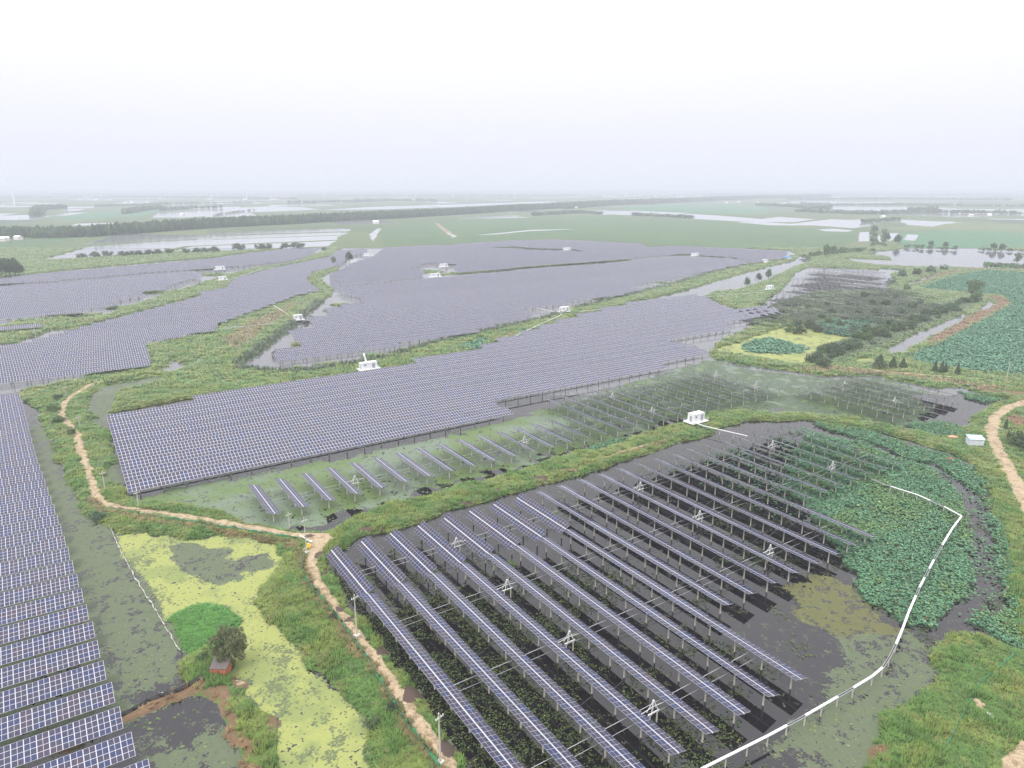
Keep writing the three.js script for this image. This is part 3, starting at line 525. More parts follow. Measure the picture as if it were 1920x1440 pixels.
block([[-60, 655], [0, 650], [69, 638], [102, 628], [133, 620], [162, 612], [187, 605], [215, 599], [240, 593], [262, 586], [306, 574], [344, 564], [379, 557], [375, 549], [425, 540], [431, 532], [450, 520], [481, 512], [512, 503], [543, 497], [568, 492], [618, 482], [633, 470], [687, 466], [689, 472], [652, 480], [645, 489], [620, 501], [583, 507], [575, 520], [577, 528], [597, 543], [554, 553], [510, 569], [464, 585], [414, 603], [405, 605], [405, 616], [342, 625], [342, 632], [271, 641], [286, 680], [146, 699], [0, 716], [-60, 722]],
  340.5, 8.36, { posts: 20, lift: 0.02, label: 'solar row of the creekside array counting away from the left track', group: 'rows of the left array along the creek' });
block([[-60, 541], [0, 537], [104, 531], [187, 524], [271, 516], [312, 512], [367, 510], [383, 518], [346, 524], [312, 537], [312, 541], [267, 545], [267, 556], [215, 562], [217, 572], [156, 578], [155, 586], [0, 599], [-60, 604]],
  506, 8.36, { posts: 14, lift: 0.02, label: 'solar row of the far left array counting from the weedy ditch', group: 'rows of the far left array' });
block([[-60, 531], [0, 524], [42, 518], [83, 513], [200, 503], [400, 485], [477, 474], [531, 468], [600, 466], [577, 478], [547, 487], [443, 498], [360, 504], [271, 510], [133, 522], [46, 528], [0, 532], [-60, 537]],
  732, 8.36, { posts: 10, lift: 0.03, label: 'solar row of the thin band counting toward the pond bushes', group: 'rows in the band before the fish ponds' });
{ const a = pxEN(-60, 618, 2.9), b = pxEN(79, 609, 2.9); fixedRow(TALL, a[0], b[0], b[1], { posts: true, lift: 0.02, label: 'single short solar row standing in weeds by the ditch' }); }

// ---------------------------------------------------------------- tracker tables: two modules wide on a torque tube, twenty long
const TH = 2.85, TL = 20 * 1.005;
const tubeGeo = box(0.17, 0.15, TL + 0.1), trackPost = cyl(0.15, 0.14, TH + 0.75, 8, -0.85), railGeo = box(2.9, 0.05, 0.06);
const farTable = new Map();
function trackerTable(e, n, tilt, detail, label, group) {
  const g = thing('tracker_table', label, 'solar tracker', EN(e, n), PHI, group), c = Math.cos(tilt), s = Math.sin(tilt);
  part('torque_tube', tubeGeo, mat.frame, g, 0, TH, 0).rotation.z = tilt;
  if (detail) {
    for (let j = 0; j < 20; j++) for (const q of [-1, 1]) {
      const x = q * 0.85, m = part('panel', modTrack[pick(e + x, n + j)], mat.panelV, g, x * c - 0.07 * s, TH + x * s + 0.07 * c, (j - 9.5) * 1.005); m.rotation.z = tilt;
    }
    for (const z of [-8.4, -2.8, 2.8, 8.4]) part('post', trackPost, mat.concrete, g, 0, 0, z);
    for (let j = 0; j <= 20; j += 2) part('rail', railGeo, mat.steel, g, 0, TH - 0.0, (j - 10) * 1.0).rotation.z = tilt;
  } else {
    const key = tilt.toFixed(2) + (rnd() < 0.5 ? 'a' : 'b');
    if (!farTable.has(key)) {
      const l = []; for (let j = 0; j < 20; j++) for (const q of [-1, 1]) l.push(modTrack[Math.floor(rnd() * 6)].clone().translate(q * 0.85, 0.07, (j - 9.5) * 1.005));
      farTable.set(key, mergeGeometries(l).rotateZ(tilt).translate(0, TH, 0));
    }
    stuffPart('panel_array', farTable.get(key), mat.panelV, g);
    for (const z of [-8.4, -2.8, 2.8, 8.4]) part('post', trackPost, mat.concrete, g, 0, 0, z);
  }
  return g;
}
const linkRod = (len) => box(len, 0.07, 0.07);
function linkage(n, e0, e1, step, label, group) {
  const g = thing('drive_linkage', label, 'drive rods', EN((e0 + e1) / 2, n), PHI, group), geo = linkRod(step - 0.06), thin = box(step - 0.04, 0.05, 0.05), arm = box(0.07, 0.75, 0.07);
  for (let e = e0; e < e1 - 1; e += step) {
    const x = e + step / 2 - (e0 + e1) / 2;
    part('rod', geo, mat.galv, g, x, TH - 0.62, 0); part('rod', thin, mat.galv, g, x, TH - 0.95, 1.35);
    part('crank_arm', arm, mat.galv, g, x - step / 2 + 0.45, TH - 0.45, 0.12);
  }
}
const ROW = 6.85, E0 = 42.45;
for (let k = 0; k < 23; k++) {
  const e = E0 + ROW * k, tables = k < 8 ? 4 : k < 16 ? 3 : 2;
  for (let t = 0; t < tables; t++) {
    const n = 124.75 - 20.28 * t, up = t === 0 && k < 8;
    const tilt = up ? deg(34 + rr(-1, 1)) : deg(-15.5 + rr(-2, 2));
    const d = Math.hypot(e, n);
    trackerTable(e, n, tilt, k < 8 || (k < 16 && t === 2) || (k < 11), (up ? 'steeply tilted table heading' : ['nearly flat table heading', 'second table of', 'third table of', 'last table of'][t]) + ' the ' + ord(k + 1) + ' tracker row counting from the dirt track', up ? 'tilted tracker tables' : k < 8 ? 'flat tracker tables in long rows' : k < 16 ? 'flat tracker tables in shorter rows' : 'tracker tables in the lotus');
  }
}
[[124.3, 22], [104, 22], [83.7, 15], [63.4, 7]].forEach(([n, k], i) => linkage(n, E0, E0 + ROW * k, ROW, ['white drive rods across the rows nearest the cross dike', 'white drive rods across the second line of tracker tables from the cross dike', 'white drive rods across the third line of tracker tables from the cross dike', 'white drive rods across the last tracker tables near the curved cable tray'][i]));
// second tracker field, behind the cross dike
const E1 = 37.2;
for (let k = 0; k < 29; k++) {
  const e = E1 + 6.87 * k;
  trackerTable(e, 169.3, deg(-16 + rr(-1.5, 1.5)), k < 4, (k < 16 ? 'lone' : 'front') + ' table of the ' + ord(k + 1) + ' algae tracker row counting from the track', k < 16 ? 'lone tracker tables over algae' : 'front tracker tables over algae');
  if (k > 15) trackerTable(e, 189.9, deg(-16.5 + rr(-1.5, 1.5)), false, 'rear table of the ' + ord(k + 1) + ' algae tracker row counting from the track', 'rear tracker tables over algae');
}
for (let k = 29; k < 36; k++) for (const n of [128.5, 148.8]) trackerTable(E1 + 6.87 * k, n, deg(-16.5 + rr(-1.5, 1.5)), false, (n < 140 ? 'front' : 'hind') + ' table of the ' + ord(k - 28) + ' tracker row before the grey pond corner', 'tracker tables near the dirt road');
linkage(168.6, E1, E1 + 6.87 * 28, 6.87, 'drive rods across the tracker tables over green algae'); linkage(189, E1 + 6.87 * 16, E1 + 6.87 * 28, 6.87, 'drive rods across the rear algae tracker tables');
linkage(151.2, E1 + 6.87 * 29, E1 + 6.87 * 35, 6.87, 'drive rods across the hind tracker tables near the dirt road'); linkage(128.5, E1 + 6.87 * 29, E1 + 6.87 * 35, 6.87, 'drive rods across the front tracker tables near the dirt road');
// far tracker field, seen along its edges
{
  const p = polyEN([[1390, 606], [1440, 562], [1478, 540], [1510, 512], [1540, 503], [1640, 505], [1660, 530], [1765, 562], [1740, 585], [1690, 610], [1640, 632], [1560, 622], [1480, 600]], 2.5);
  for (let e = 300, r = 1; e < 640; e += 6.87, r++) for (let n = 196, t = 0; n < 470; n += 20.4) {
    if (!inside(p, e, n) || rnd() < 0.2) continue;
    t++;
    trackerTable(e, n, deg(-10.5 + rr(-1.5, 1.5)), false, ord(t) + ' table of the ' + ord(r) + ' distant tracker row behind the shrub belt', 'distant tracker tables');
  }
}
// the jacks that swing the rows
function jack(e, n, label, group) {
  const g = thing('tracker_jack', label, 'tracker jack', EN(e, n), PHI, group), top = 3.95;
  for (const x of [-0.75, 0.75]) part('pile', cyl(0.13, 0.12, 2.9, 8, -0.9), mat.concrete, g, x, 0, 0.3);
  part('base_beam', box(2.3, 0.14, 0.16), mat.white, g, 0, 2.05, 0.3);
  for (const [x, z] of [[-0.95, -0.2], [0.95, -0.2], [-0.75, 0.6], [0.75, 0.6]]) part('leg', rod(V(x, 2.1, z), V(x * 0.16, top, 0.15), 0.055, 6), mat.white, g);
  part('screw', cyl(0.07, 0.07, 1.6, 8, 2.3), mat.galv, g, 0, 0, 0.15); part('motor', box(0.26, 0.24, 0.24), mat.white, g, 0, top + 0.05, 0.15);
  part('brace', rod(V(-0.6, 3, 0.2), V(0.6, 3, 0.2), 0.04), mat.white, g); part('push_rod', rod(V(0.1, 3.0, 0.15), V(2.4, 2.75, 0.15), 0.05), mat.white, g); part('push_rod', rod(V(-0.1, 3.0, 0.15), V(-2.4, 2.75, 0.15), 0.05), mat.white, g);
  return g;
}
for (const [e, ns, w] of [[66.4, [123, 102.6, 82.8, 62.4], 'between the fourth and fifth long rows'], [121.2, [123.2, 103, 83.2], 'among the shorter rows'], [176, [123.8, 104], 'among the lotus rows']])
  ns.forEach((n, i) => jack(e, n, 'white tracker jack ' + w + ', ' + ['nearest the cross dike', 'second from the cross dike', 'third from the cross dike', 'farthest from the cross dike'][i]));
for (const [e, n, l] of [[60.6, 168, 'white tracker jack among the first lone algae tables'], [115.6, 168.5, 'white tracker jack in the middle of the algae tables'], [169.6, 189.4, 'white tracker jack in the rear algae line facing the middle array'], [169.6, 168.6, 'white tracker jack in the front algae line near the cabin'], [227, 190, 'white tracker jack at the rear end of the algae lines'], [227.3, 170, 'white tracker jack at the front end of the algae lines'], [256.8, 151.2, 'white tracker jack in the hind line near the dirt road'], [252, 128.5, 'white tracker jack in the front line near the dirt road']]) jack(e, n, l);

// ---------------------------------------------------------------- vegetation
function leafGeo(n, place, size, tone, seedAt) {
  const keep = seed; seed = seedAt; const p = [], nn = [], c = [], a = V(), b = V(), o = V(), nr = V();
  for (let k = 0; k < n; k++) {
    const q = place(); o.set(q[0], q[1], q[2]); nr.set(q[3], q[4], q[5]).normalize();
    nr.add(V(rr(-0.8, 0.8), rr(-0.8, 0.8), rr(-0.8, 0.8))).normalize(); a.set(rr(-1, 1), rr(-1, 1), rr(-1, 1)).cross(nr).normalize(); b.crossVectors(nr, a);
    const s = size * rr(0.6, 1.4), l = 0.75 + 0.5 * rnd(), t = tone(q);
    const A = o.clone().addScaledVector(a, s), B = o.clone().addScaledVector(b, s * 0.6), D = o.clone().addScaledVector(b, -s * 0.6), E = o.clone().addScaledVector(a, -s * 0.8);
    for (const v of [A, B, E, A, E, D]) { p.push(v.x, v.y, v.z); nn.push(nr.x, nr.y, nr.z); c.push(t[0] * l, t[1] * l, t[2] * l); }
  }
  seed = keep;
  const g = new THREE.BufferGeometry(); g.setAttribute('position', new THREE.Float32BufferAttribute(p, 3)); g.setAttribute('normal', new THREE.Float32BufferAttribute(nn, 3)); g.setAttribute('color', new THREE.Float32BufferAttribute(c, 3)); return g;
}
// crown made of clumps in the unit box (x, z within 1, y from 0 to 1)
function clumpy(nClump, flat, lift, rc) {
  const list = []; for (let k = 0; k < nClump; k++) { const t = rnd() * 6.283, r = Math.sqrt(rnd()) * 0.72, y = lift + (1 - lift) * (0.12 + 0.76 * rnd()) * Math.sqrt(Math.max(0.08, 1 - r * r * 0.9)); list.push([r * Math.cos(t), y, r * Math.sin(t), rc * rr(0.7, 1.25)]); }
  return () => { const q = list[Math.floor(rnd() * list.length)], d = V(rr(-1, 1), rr(-1, 1), rr(-1, 1)).normalize(), r = q[3] * Math.cbrt(rr(0.35, 1)); return [q[0] + d.x * r, Math.max(0.02, q[1] + d.y * r * flat), q[2] + d.z * r, d.x, d.y + 0.35, d.z]; };
}
const cone = () => { const y = rnd() ** 1.5, t = rnd() * 6.283, r = (1 - y) * 0.9 * Math.sqrt(rr(0.3, 1)) * (0.75 + 0.5 * vn(t * 2, y * 7)); return [r * Math.cos(t), 0.04 + y * 0.96, r * Math.sin(t), Math.cos(t), 0.5, Math.sin(t)]; };
const toneOf = (a, b) => (q) => mixc(a, b, rnd());
const GREENS = { dark: toneOf([0.055, 0.09, 0.04], [0.085, 0.125, 0.055]), mid: toneOf([0.08, 0.145, 0.045], [0.12, 0.19, 0.065]), olive: toneOf([0.11, 0.135, 0.055], [0.18, 0.2, 0.085]), blue: toneOf([0.06, 0.12, 0.07], [0.095, 0.16, 0.095]) };
seed = 4321;
const crowns = {
  bush: [0, 1, 2].map((k) => leafGeo(900, clumpy(26, 0.55, 0.0, 0.3), 0.075, [GREENS.mid, GREENS.dark, GREENS.blue][k], 50 + k)),
  tree: [0, 1].map((k) => leafGeo(1300, clumpy(38, 0.5, 0.06, 0.27), 0.06, [GREENS.mid, GREENS.dark][k], 80 + k)),
  big: leafGeo(9000, clumpy(60, 0.5, 0.06, 0.2), 0.032, GREENS.olive, 91),
  conifer: leafGeo(900, cone, 0.07, GREENS.dark, 97),
};
const trunkGeo = new Map();
function trunk(h, r) {
  const k = h.toFixed(1); if (trunkGeo.has(k)) return trunkGeo.get(k);
  const l = [rod(V(0, -0.3, 0), V(0.03 * h, h * 0.62, 0.02 * h), r, 7, r * 0.45)];
  for (let i = 0; i < 5; i++) { const t = i * 1.3, y = h * (0.2 + 0.1 * i); l.push(rod(V(0.01 * h, y, 0.01 * h), V(0.28 * h * Math.cos(t), y + 0.28 * h, 0.28 * h * Math.sin(t)), r * 0.4, 5, r * 0.12)); }
  const g = merge(l); trunkGeo.set(k, g); return g;
}
const landAt = (px, py) => { const [x, f] = gp(px, py); return f < 935 && Math.abs(x) < 740 ? Math.max(0, level(x, f)) : 0.35; };
function plant(name, label, cat, px, py, w, h, crown, group, isTrunk = true) {
  const p = P(px, py), g = thing(name, label, cat, p, rnd() * 6.28, group); g.position.y = landAt(px, py);
  if (isTrunk) part('trunk', trunk(h, 0.02 + h * 0.018), mat.bark, g);
  const c = part('crown', crown, mat.leafV, g, 0, isTrunk && h > 3 ? h * 0.08 : -0.1, 0); c.scale.set(w / 2, h * (isTrunk && h > 3 ? 0.94 : 1), w / 2);
  return g;
}
plant('leafy_tree', 'large loose olive tree behind the red brick hut', 'tree', 433, 1247, 7.2, 7.5, crowns.big);
for (const [x, y, w, h, l] of [[381, 1243, 2.6, 1.6, 'low dark shrub beside the brick hut wall'], [405, 1268, 2.6, 1.0, 'low shrub before the brick hut'], [136, 818, 3.8, 2.6, 'dark rounded shrub hanging over the left dirt track'], [100, 775, 6, 3, 'wide shrub at the pond edge below the left dirt track'], [112, 795, 5, 2.6, 'shrub on the pond bank beside the left dirt track'], [110, 752, 5, 2.4, 'shrub by the pole at the upper bend of the left track'], [185, 975, 4.2, 2.4, 'leafy shrub below the bend of the left track'], [700, 1368, 3, 2.2, 'pale grey green bush on the bank of the duckweed pond'], [735, 1340, 2.6, 1.8, 'small bush between the duckweed pond and the green fence'], [628, 1165, 2.4, 1.4, 'small bush beside the green fence'], [960, 1062, 3.4, 1.3, 'green bush growing out of the water among the tracker rows'], [585, 600, 6, 3, 'dark bush under the white cabin by the creek'], [575, 607, 5, 2.4, 'low dark bush in the creek below the white cabin'], [515, 668, 3.5, 3, 'round bush in the creek at the back array corner']]) plant('shrub', l, 'shrub', x, y, w, h, crowns.bush[Math.floor(rnd() * 3)]);
for (const [x, y, w, h, l] of [[1648, 693, 7.5, 6.2, 'broad dark conifer at the lotus field corner'], [1673, 693, 5, 5.2, 'dark conifer second from the lotus field corner pond'], [1692, 693, 4.6, 4.6, 'small dark conifer nearest the concrete pole at the lotus field'], [1752, 700, 3, 5.2, 'slender cypress at the left of a close trio'], [1764, 703, 3.2, 5.6, 'slender cypress in the middle of a close trio'], [1771, 703, 2.6, 5, 'slender cypress at the right of a close trio'], [1794, 706, 3.2, 5, 'lone slender cypress beside the lotus field'], [1884, 809, 1.9, 4, 'small dark cypress in the bare plot by the dirt road']]) plant('conifer', l, 'conifer', x, y, w, h, crowns.conifer);
for (const [x, y, w, h, l] of [[1905, 838, 7.5, 5, 'large round bush beside the dirt road bend'], [1925, 850, 7, 4.6, 'second round bush beside the dirt road bend'], [1940, 890, 5, 3.4, 'bush along the lower dirt road'], [1545, 692, 9, 5, 'broad dark bush where the shrub belt meets the brown track']]) plant('shrub', l, 'shrub', x, y, w, h, crowns.bush[1]);
plant('leafy_tree', 'tall spreading tree on the bank between the canal and the lotus field', 'tree', 1826, 553, 16, 11, crowns.tree[0]);
for (const [x, y, h, l] of [[655, 494, 13, 'tall dark tree beside the small white cabins at the back array'], [626, 497, 9, 'slim tree at the creek head beside the tall dark tree'], [1400, 537, 8, 'first tree of three beside the far canal'], [1422, 529, 8, 'second tree of three beside the far canal'], [1441, 522, 9, 'third tree of three beside the far canal'], [1549, 482, 14, 'tall tree at the canal mouth behind the tracker field'], [1562, 480, 12, 'tree beside the tall one at the canal mouth'], [1682, 460, 15, 'large tree on the near shore of the bright pond'], [1907, 494, 12, 'tree at the right end of the bright pond']]) plant('leafy_tree', l, 'tree', x, y, h * 0.8, h, crowns.tree[Math.floor(rnd() * 2)]);
for (const [x, y, h] of [[1745, 464, 9], [1772, 466, 9], [1862, 470, 10], [1878, 471, 10], [1640, 437, 12], [1664, 452, 10]]) plant('leafy_tree', 'dark tree on the far shore of the bright ponds', 'tree', x, y, h, h, crowns.tree[1], 'trees along the bright ponds');
for (let k = 0; k < 9; k++) plant('leafy_tree', 'dark tree in the grove left of the far arrays', 'tree', 2 + (k % 5) * 9, 519 - (k > 4 ? 8 : 0), 10, 14 + rr(-2, 2), crowns.tree[1], 'grove left of the far arrays');
for (const [x, y, w, i] of [[154, 484, 16], [178, 483, 17], [202, 481, 19], [231, 481, 16], [246, 480, 15], [262, 479, 15], [280, 478, 16], [297, 477, 16], [318, 476, 16], [349, 475, 14], [370, 474, 16], [385, 474, 16], [402, 473, 18], [448, 470, 24], [488, 468, 20], [502, 467, 20], [536, 466, 20], [552, 465, 20], [566, 464, 16], [607, 470, 12]].map((q, i) => [...q, i])) plant('shrub', ord(i + 1) + ' dark round bush along the fish pond bank counting from the grove', 'bush', x, y, w * 0.85, w * 0.42, crowns.bush[1], 'bushes along the fish pond bank', false);
// the shrub belt between far trackers and canal
for (let k = 0; k < 96; k++) {
  const t = k / 95, x = lerp(1530, 1840, t) + rr(-14, 14), y = lerp(676, 560, t) + rr(-9, 9), h = rr(2.2, 5);
  plant('shrub', 'leafy shrub in the dense belt along the canal', 'shrub', x, y, h * rr(1.3, 1.9), h, crowns.bush[Math.floor(rnd() * 3)], 'shrubs of the belt along the canal', false);
}
for (const [x, y, h] of [[1480, 622, 5], [1500, 626, 6], [1516, 616, 6], [1530, 622, 5], [1495, 612, 5], [1620, 560, 5], [1660, 575, 5], [1690, 590, 4.5], [1710, 580, 5], [1640, 590, 4], [1560, 590, 4], [1690, 520, 7], [1720, 517, 7], [1745, 512, 7], [1770, 508, 6], [1670, 532, 6], [1700, 545, 5], [1450, 600, 3.5], [1465, 590, 3], [1540, 600, 4], [1555, 607, 4], [1575, 612, 4], [1600, 620, 3.5], [1625, 618, 4], [1650, 612, 4], [1670, 608, 3.5], [1590, 575, 3], [1610, 590, 3.5], [1635, 572, 4], [1680, 562, 4], [1725, 572, 4], [1550, 575, 3], [1515, 580, 3]]) plant('shrub', 'shrub growing among the distant tracker tables', 'shrub', x, y, h * 1.5, h, crowns.bush[Math.floor(rnd() * 3)], 'shrubs among the distant trackers', false);

const UPV = V(0, 1, 0);
function scatter(name, label, category, geo, m, list) {
  const o = new THREE.InstancedMesh(geo, m, list.length), d = new THREE.Object3D(), c = new THREE.Color();
  list.forEach((q, i) => { d.position.set(q[0], q[1], q[2]); d.rotation.set(q[6] || 0, q[4], q[7] || 0); d.scale.set(q[3], q[5], q[3]); d.updateMatrix(); o.setMatrixAt(i, d.matrix); o.setColorAt(i, c.setRGB(q[8][0], q[8][1], q[8][2])); });
  o.name = numbered(name); o.userData = { label, category, kind: 'stuff' }; o.castShadow = o.receiveShadow = true; scene.add(o);
}
const blades = (n, spread, s, lean) => {
  seed = s; const p = [], nn = [];
  for (let k = 0; k < n; k++) {
    const t = rnd() * 6.283, r = spread * Math.sqrt(rnd()), x = r * Math.cos(t), z = r * Math.sin(t), h = rr(0.5, 1), u = rnd() * 6.283, w = rr(0.07, 0.13), l = lean * rr(0.5, 1.2);
    const lx = l * Math.cos(u), lz = l * Math.sin(u), sx = -Math.sin(u) * w, sz = Math.cos(u) * w, n3 = V(-lx * 0.3, 1, -lz * 0.3).normalize();
    // the blade bends over towards u, its upper side faces up
    for (const [a, b, c] of [[x + sx, 0, z + sz], [x + lx, h, z + lz], [x - sx, 0, z - sz]]) { p.push(a, b, c); nn.push(n3.x, n3.y, n3.z); }
  }
  const g = new THREE.BufferGeometry(); g.setAttribute('position', new THREE.Float32BufferAttribute(p, 3)); g.setAttribute('normal', new THREE.Float32BufferAttribute(nn, 3));
  for (let k = 0; k < p.length; k += 9) { const y = (p[k + 5] - p[k + 2]) * (p[k + 6] - p[k]) - (p[k + 3] - p[k]) * (p[k + 8] - p[k + 2]); if (y < 0) for (let j = 0; j < 3; j++) { const q = g.attributes.position.array, v = q[k + 3 + j]; q[k + 3 + j] = q[k + 6 + j]; q[k + 6 + j] = v; } }
  return g;
};
const tuft = blades(26, 0.5, 61, 0.75), reedTuft = blades(18, 0.45, 62, 0.4);
const leafDisc = (() => { const p = [0, -0.12, 0], nn = [0, 1, 0], idx = []; for (let k = 0; k < 9; k++) { const t = k / 9 * 6.283, r = 1 + 0.1 * Math.sin(k * 2.3), y = 0.09 * Math.sin(t * 2 + 1); p.push(r * Math.cos(t), y, r * Math.sin(t)); nn.push(-0.25 * Math.cos(t), 1, -0.25 * Math.sin(t)); idx.push(0, 1 + (k + 1) % 9, 1 + k); } const g = new THREE.BufferGeometry(); g.setAttribute('position', new THREE.Float32BufferAttribute(p, 3)); g.setAttribute('normal', new THREE.Float32BufferAttribute(nn, 3)); g.setIndex(idx); return g; })();
const bladeMat = new THREE.MeshPhysicalMaterial({ color: 0xffffff, roughness: 1, side: THREE.DoubleSide, transmission: 0.4, thickness: 0 }), lotusMat = new THREE.MeshPhysicalMaterial({ color: 0xffffff, roughness: 0.7, specularIntensity: 0.3, side: THREE.DoubleSide });
seed = 99;
{
  const grass = [], far = [], reeds = [], lotus = [], farLotus = [], weeds = [];
  const jit = (k, v) => { const s = rr(1 - v, 1 + v); return [k[0] * s, k[1] * s, k[2] * s]; };
  const visit = (f0, f1, step, fn) => { for (let f = f0; f < f1; f += step) { const hw = f * 0.74 + 22; for (let x = -hw; x < hw; x += step) fn(x + rr(-0.5, 0.5) * step, f + rr(-0.5, 0.5) * step); } };
  const green = (c, x, f) => { const k = landColor(c, x, f); return jit([k[0] * 2.05, k[1] * 2.15, k[2] * 1.8], 0.2); };
  visit(60, 270, 0.62, (x, f) => {
    const c = cls(x, f);
    if (c < LANDMIN) {
      if (c === C.LOTUSW) { const pn = fbm(x * 0.12 + 21, f * 0.12), gap = fbm(x * 0.5 + 3, f * 0.5 + 60) > 0.66;
        if (gap && rnd() < 0.7) return; for (let k = 0; k < 8; k++) lotus.push([x + rr(-0.31, 0.31), rr(0.25, 0.85), -(f + rr(-0.31, 0.31)), rr(0.09, 0.16) + 0.18 * rnd() * rnd(), rnd() * 6.28, rr(0.2, 0.5), rr(-0.35, 0.35), rr(-0.35, 0.35), jit(rnd() < 0.05 ? (rnd() < 0.35 ? [0.16, 0.11, 0.05] : [0.19, 0.24, 0.09]) : mixc(mixc([0.07, 0.17, 0.085], [0.115, 0.22, 0.135], rnd()), [0.12, 0.2, 0.075], 0.7 * sstep(0.5, 0.68, pn)), 0.3)]); return; }
      if (c === C.WATER) {
        const [e, n] = toEN(x, f);
        // broad leaved weed floating between the tracker rows, thickest by the track
        if (e > 34 && e < 205 && n > 46 && n < 133) {
          const d = sstep(0.42, 0.62, fbm(x * 0.16 + 9, f * 0.16 + 2) * 0.8 + 0.28 * sstep(75, 40, e) * 1 + 0.12 * sstep(120, 100, n) - 0.05 - 0.05 * sstep(60, 120, e));
          const lo = sstep(130, 170, e) * sstep(0.35, 0.6, fbm(x * 0.3, f * 0.3));
          if (rnd() < d * 0.8) for (let k = 0; k < 4; k++) weeds.push([x + rr(-0.35, 0.35), rr(0.03, 0.2), -(f + rr(-0.35, 0.35)), rr(0.07, 0.15), rnd() * 6.28, 0.14, rr(-0.25, 0.25), rr(-0.25, 0.25), jit(rnd() < 0.06 ? [0.14, 0.14, 0.045] : [0.058, 0.088, 0.028], 0.4)]);
          if (rnd() < lo * 0.7) lotus.push([x, rr(0.15, 0.7), -f, rr(0.2, 0.36), rnd() * 6.28, rr(0.2, 0.5), rr(-0.35, 0.35), rr(-0.35, 0.35), jit([0.07, 0.15, 0.075], 0.3)]);
        } else if (rnd() < 0.25 * sstep(0.6, 0.7, fbm(x * 0.3 + 70, f * 0.3))) weeds.push([x, 0.03, -f, rr(0.14, 0.3), rnd() * 6.28, 0.1, 0, 0, jit([0.085, 0.12, 0.05], 0.3)]);
      } else if ((c === C.OLIVE || c === C.SCUM) && f < 150 && rnd() < 0.1 + 0.4 * sstep(0.45, 0.6, fbm(x * 0.4, f * 0.4 + 40))) weeds.push([x, 0.03, -f, rr(0.08, 0.2), rnd() * 6.28, 0.1, 0, 0, jit(rnd() < 0.3 ? [0.15, 0.17, 0.06] : [0.085, 0.125, 0.06], 0.3)]);
      return;
    }
    if (PATHY.has(c)) return;
    const y = level(x, f); if (y < -0.12) return;
    if (c === C.BROWN && rnd() > 0.15) return;
    const tallk = fbm(x * 0.3 + 5, f * 0.3), near = f < 170;
    if (!near && rnd() < 0.4) return;
    const h = c === C.GREEN ? rr(0.2, 0.35) : c === C.REED ? rr(1.2, 2) : c === C.DRY ? rr(0.35, 0.8) : rr(0.25, 0.5) + 0.75 * sstep(0.45, 0.68, tallk);
    (c === C.REED ? reeds : grass).push([x, y - 0.05, -f, rr(0.55, 1.0) * (near ? 1 : 1.25), rnd() * 6.28, h, rr(-0.1, 0.1), rr(-0.1, 0.1), green(c, x, f)]);
  });
  visit(270, 940, 1.9, (x, f) => {
    const c = cls(x, f);
    if (c === C.LOTUSW || c === C.LOTUS) { if (f < 700) for (let k = 0; k < 15; k++) farLotus.push([x + rr(-0.95, 0.95), rr(0.25, 0.8) + (c === C.LOTUS ? 0.75 : 0), -(f + rr(-0.95, 0.95)), rr(0.24, 0.4), rnd() * 6.28, rr(0.3, 0.6), rr(-0.4, 0.4), rr(-0.4, 0.4), jit(rnd() < 0.05 ? [0.22, 0.28, 0.17] : [0.112, 0.23, 0.15], 0.3)]); return; }
    if (c < LANDMIN || PATHY.has(c) || (c === C.BROWN && rnd() > 0.2)) return;
    const y = level(x, f); if (y < -0.1) return;
    if (f > 560 && rnd() < 0.5) return;
    const h = c === C.REED ? rr(1.6, 2.6) : c === C.SHRUB ? rr(0.4, 1.3) : rr(0.5, 0.9) + 0.9 * sstep(0.45, 0.68, fbm(x * 0.2 + 5, f * 0.2));
    (c === C.REED ? reeds : far).push([x, y - 0.05, -f, rr(1.3, 2.2), rnd() * 6.28, h, 0, 0, green(c, x, f)]);
  });
  // lotus field right of the near terrain tile
  visit(120, 270, 1.2, (x, f) => { if (x < 120) return; const c = RF.at(x, f); if (c === C.LOTUS && f > 200) for (let k = 0; k < 7; k++) farLotus.push([x + rr(-0.6, 0.6), rr(0.9, 1.6), -(f + rr(-0.6, 0.6)), rr(0.35, 0.55), rnd() * 6.28, rr(0.3, 0.6), rr(-0.4, 0.4), rr(-0.4, 0.4), jit([0.112, 0.23, 0.15], 0.3)]); });
  scatter('grass', 'rough green and straw coloured grass on the dikes', 'grass', tuft, bladeMat, grass);
  scatter('grass', 'green grass on the distant dikes and banks', 'grass', tuft, bladeMat, far);
  scatter('reeds', 'upright dark green reeds along the dikes', 'reeds', reedTuft, bladeMat, reeds);
  scatter('lotus_leaves', 'dense blue green lotus leaves over the near pond', 'lotus', leafDisc, lotusMat, lotus);
  scatter('lotus_leaves', 'lotus leaves of the large field beyond the canal', 'lotus', leafDisc, lotusMat, farLotus);
  scatter('floating_weed', 'small yellow green leaves floating between the tracker rows', 'water weed', leafDisc, lotusMat, weeds);
  console.log('scatter', grass.length, far.length, reeds.length, lotus.length, farLotus.length, weeds.length);
}
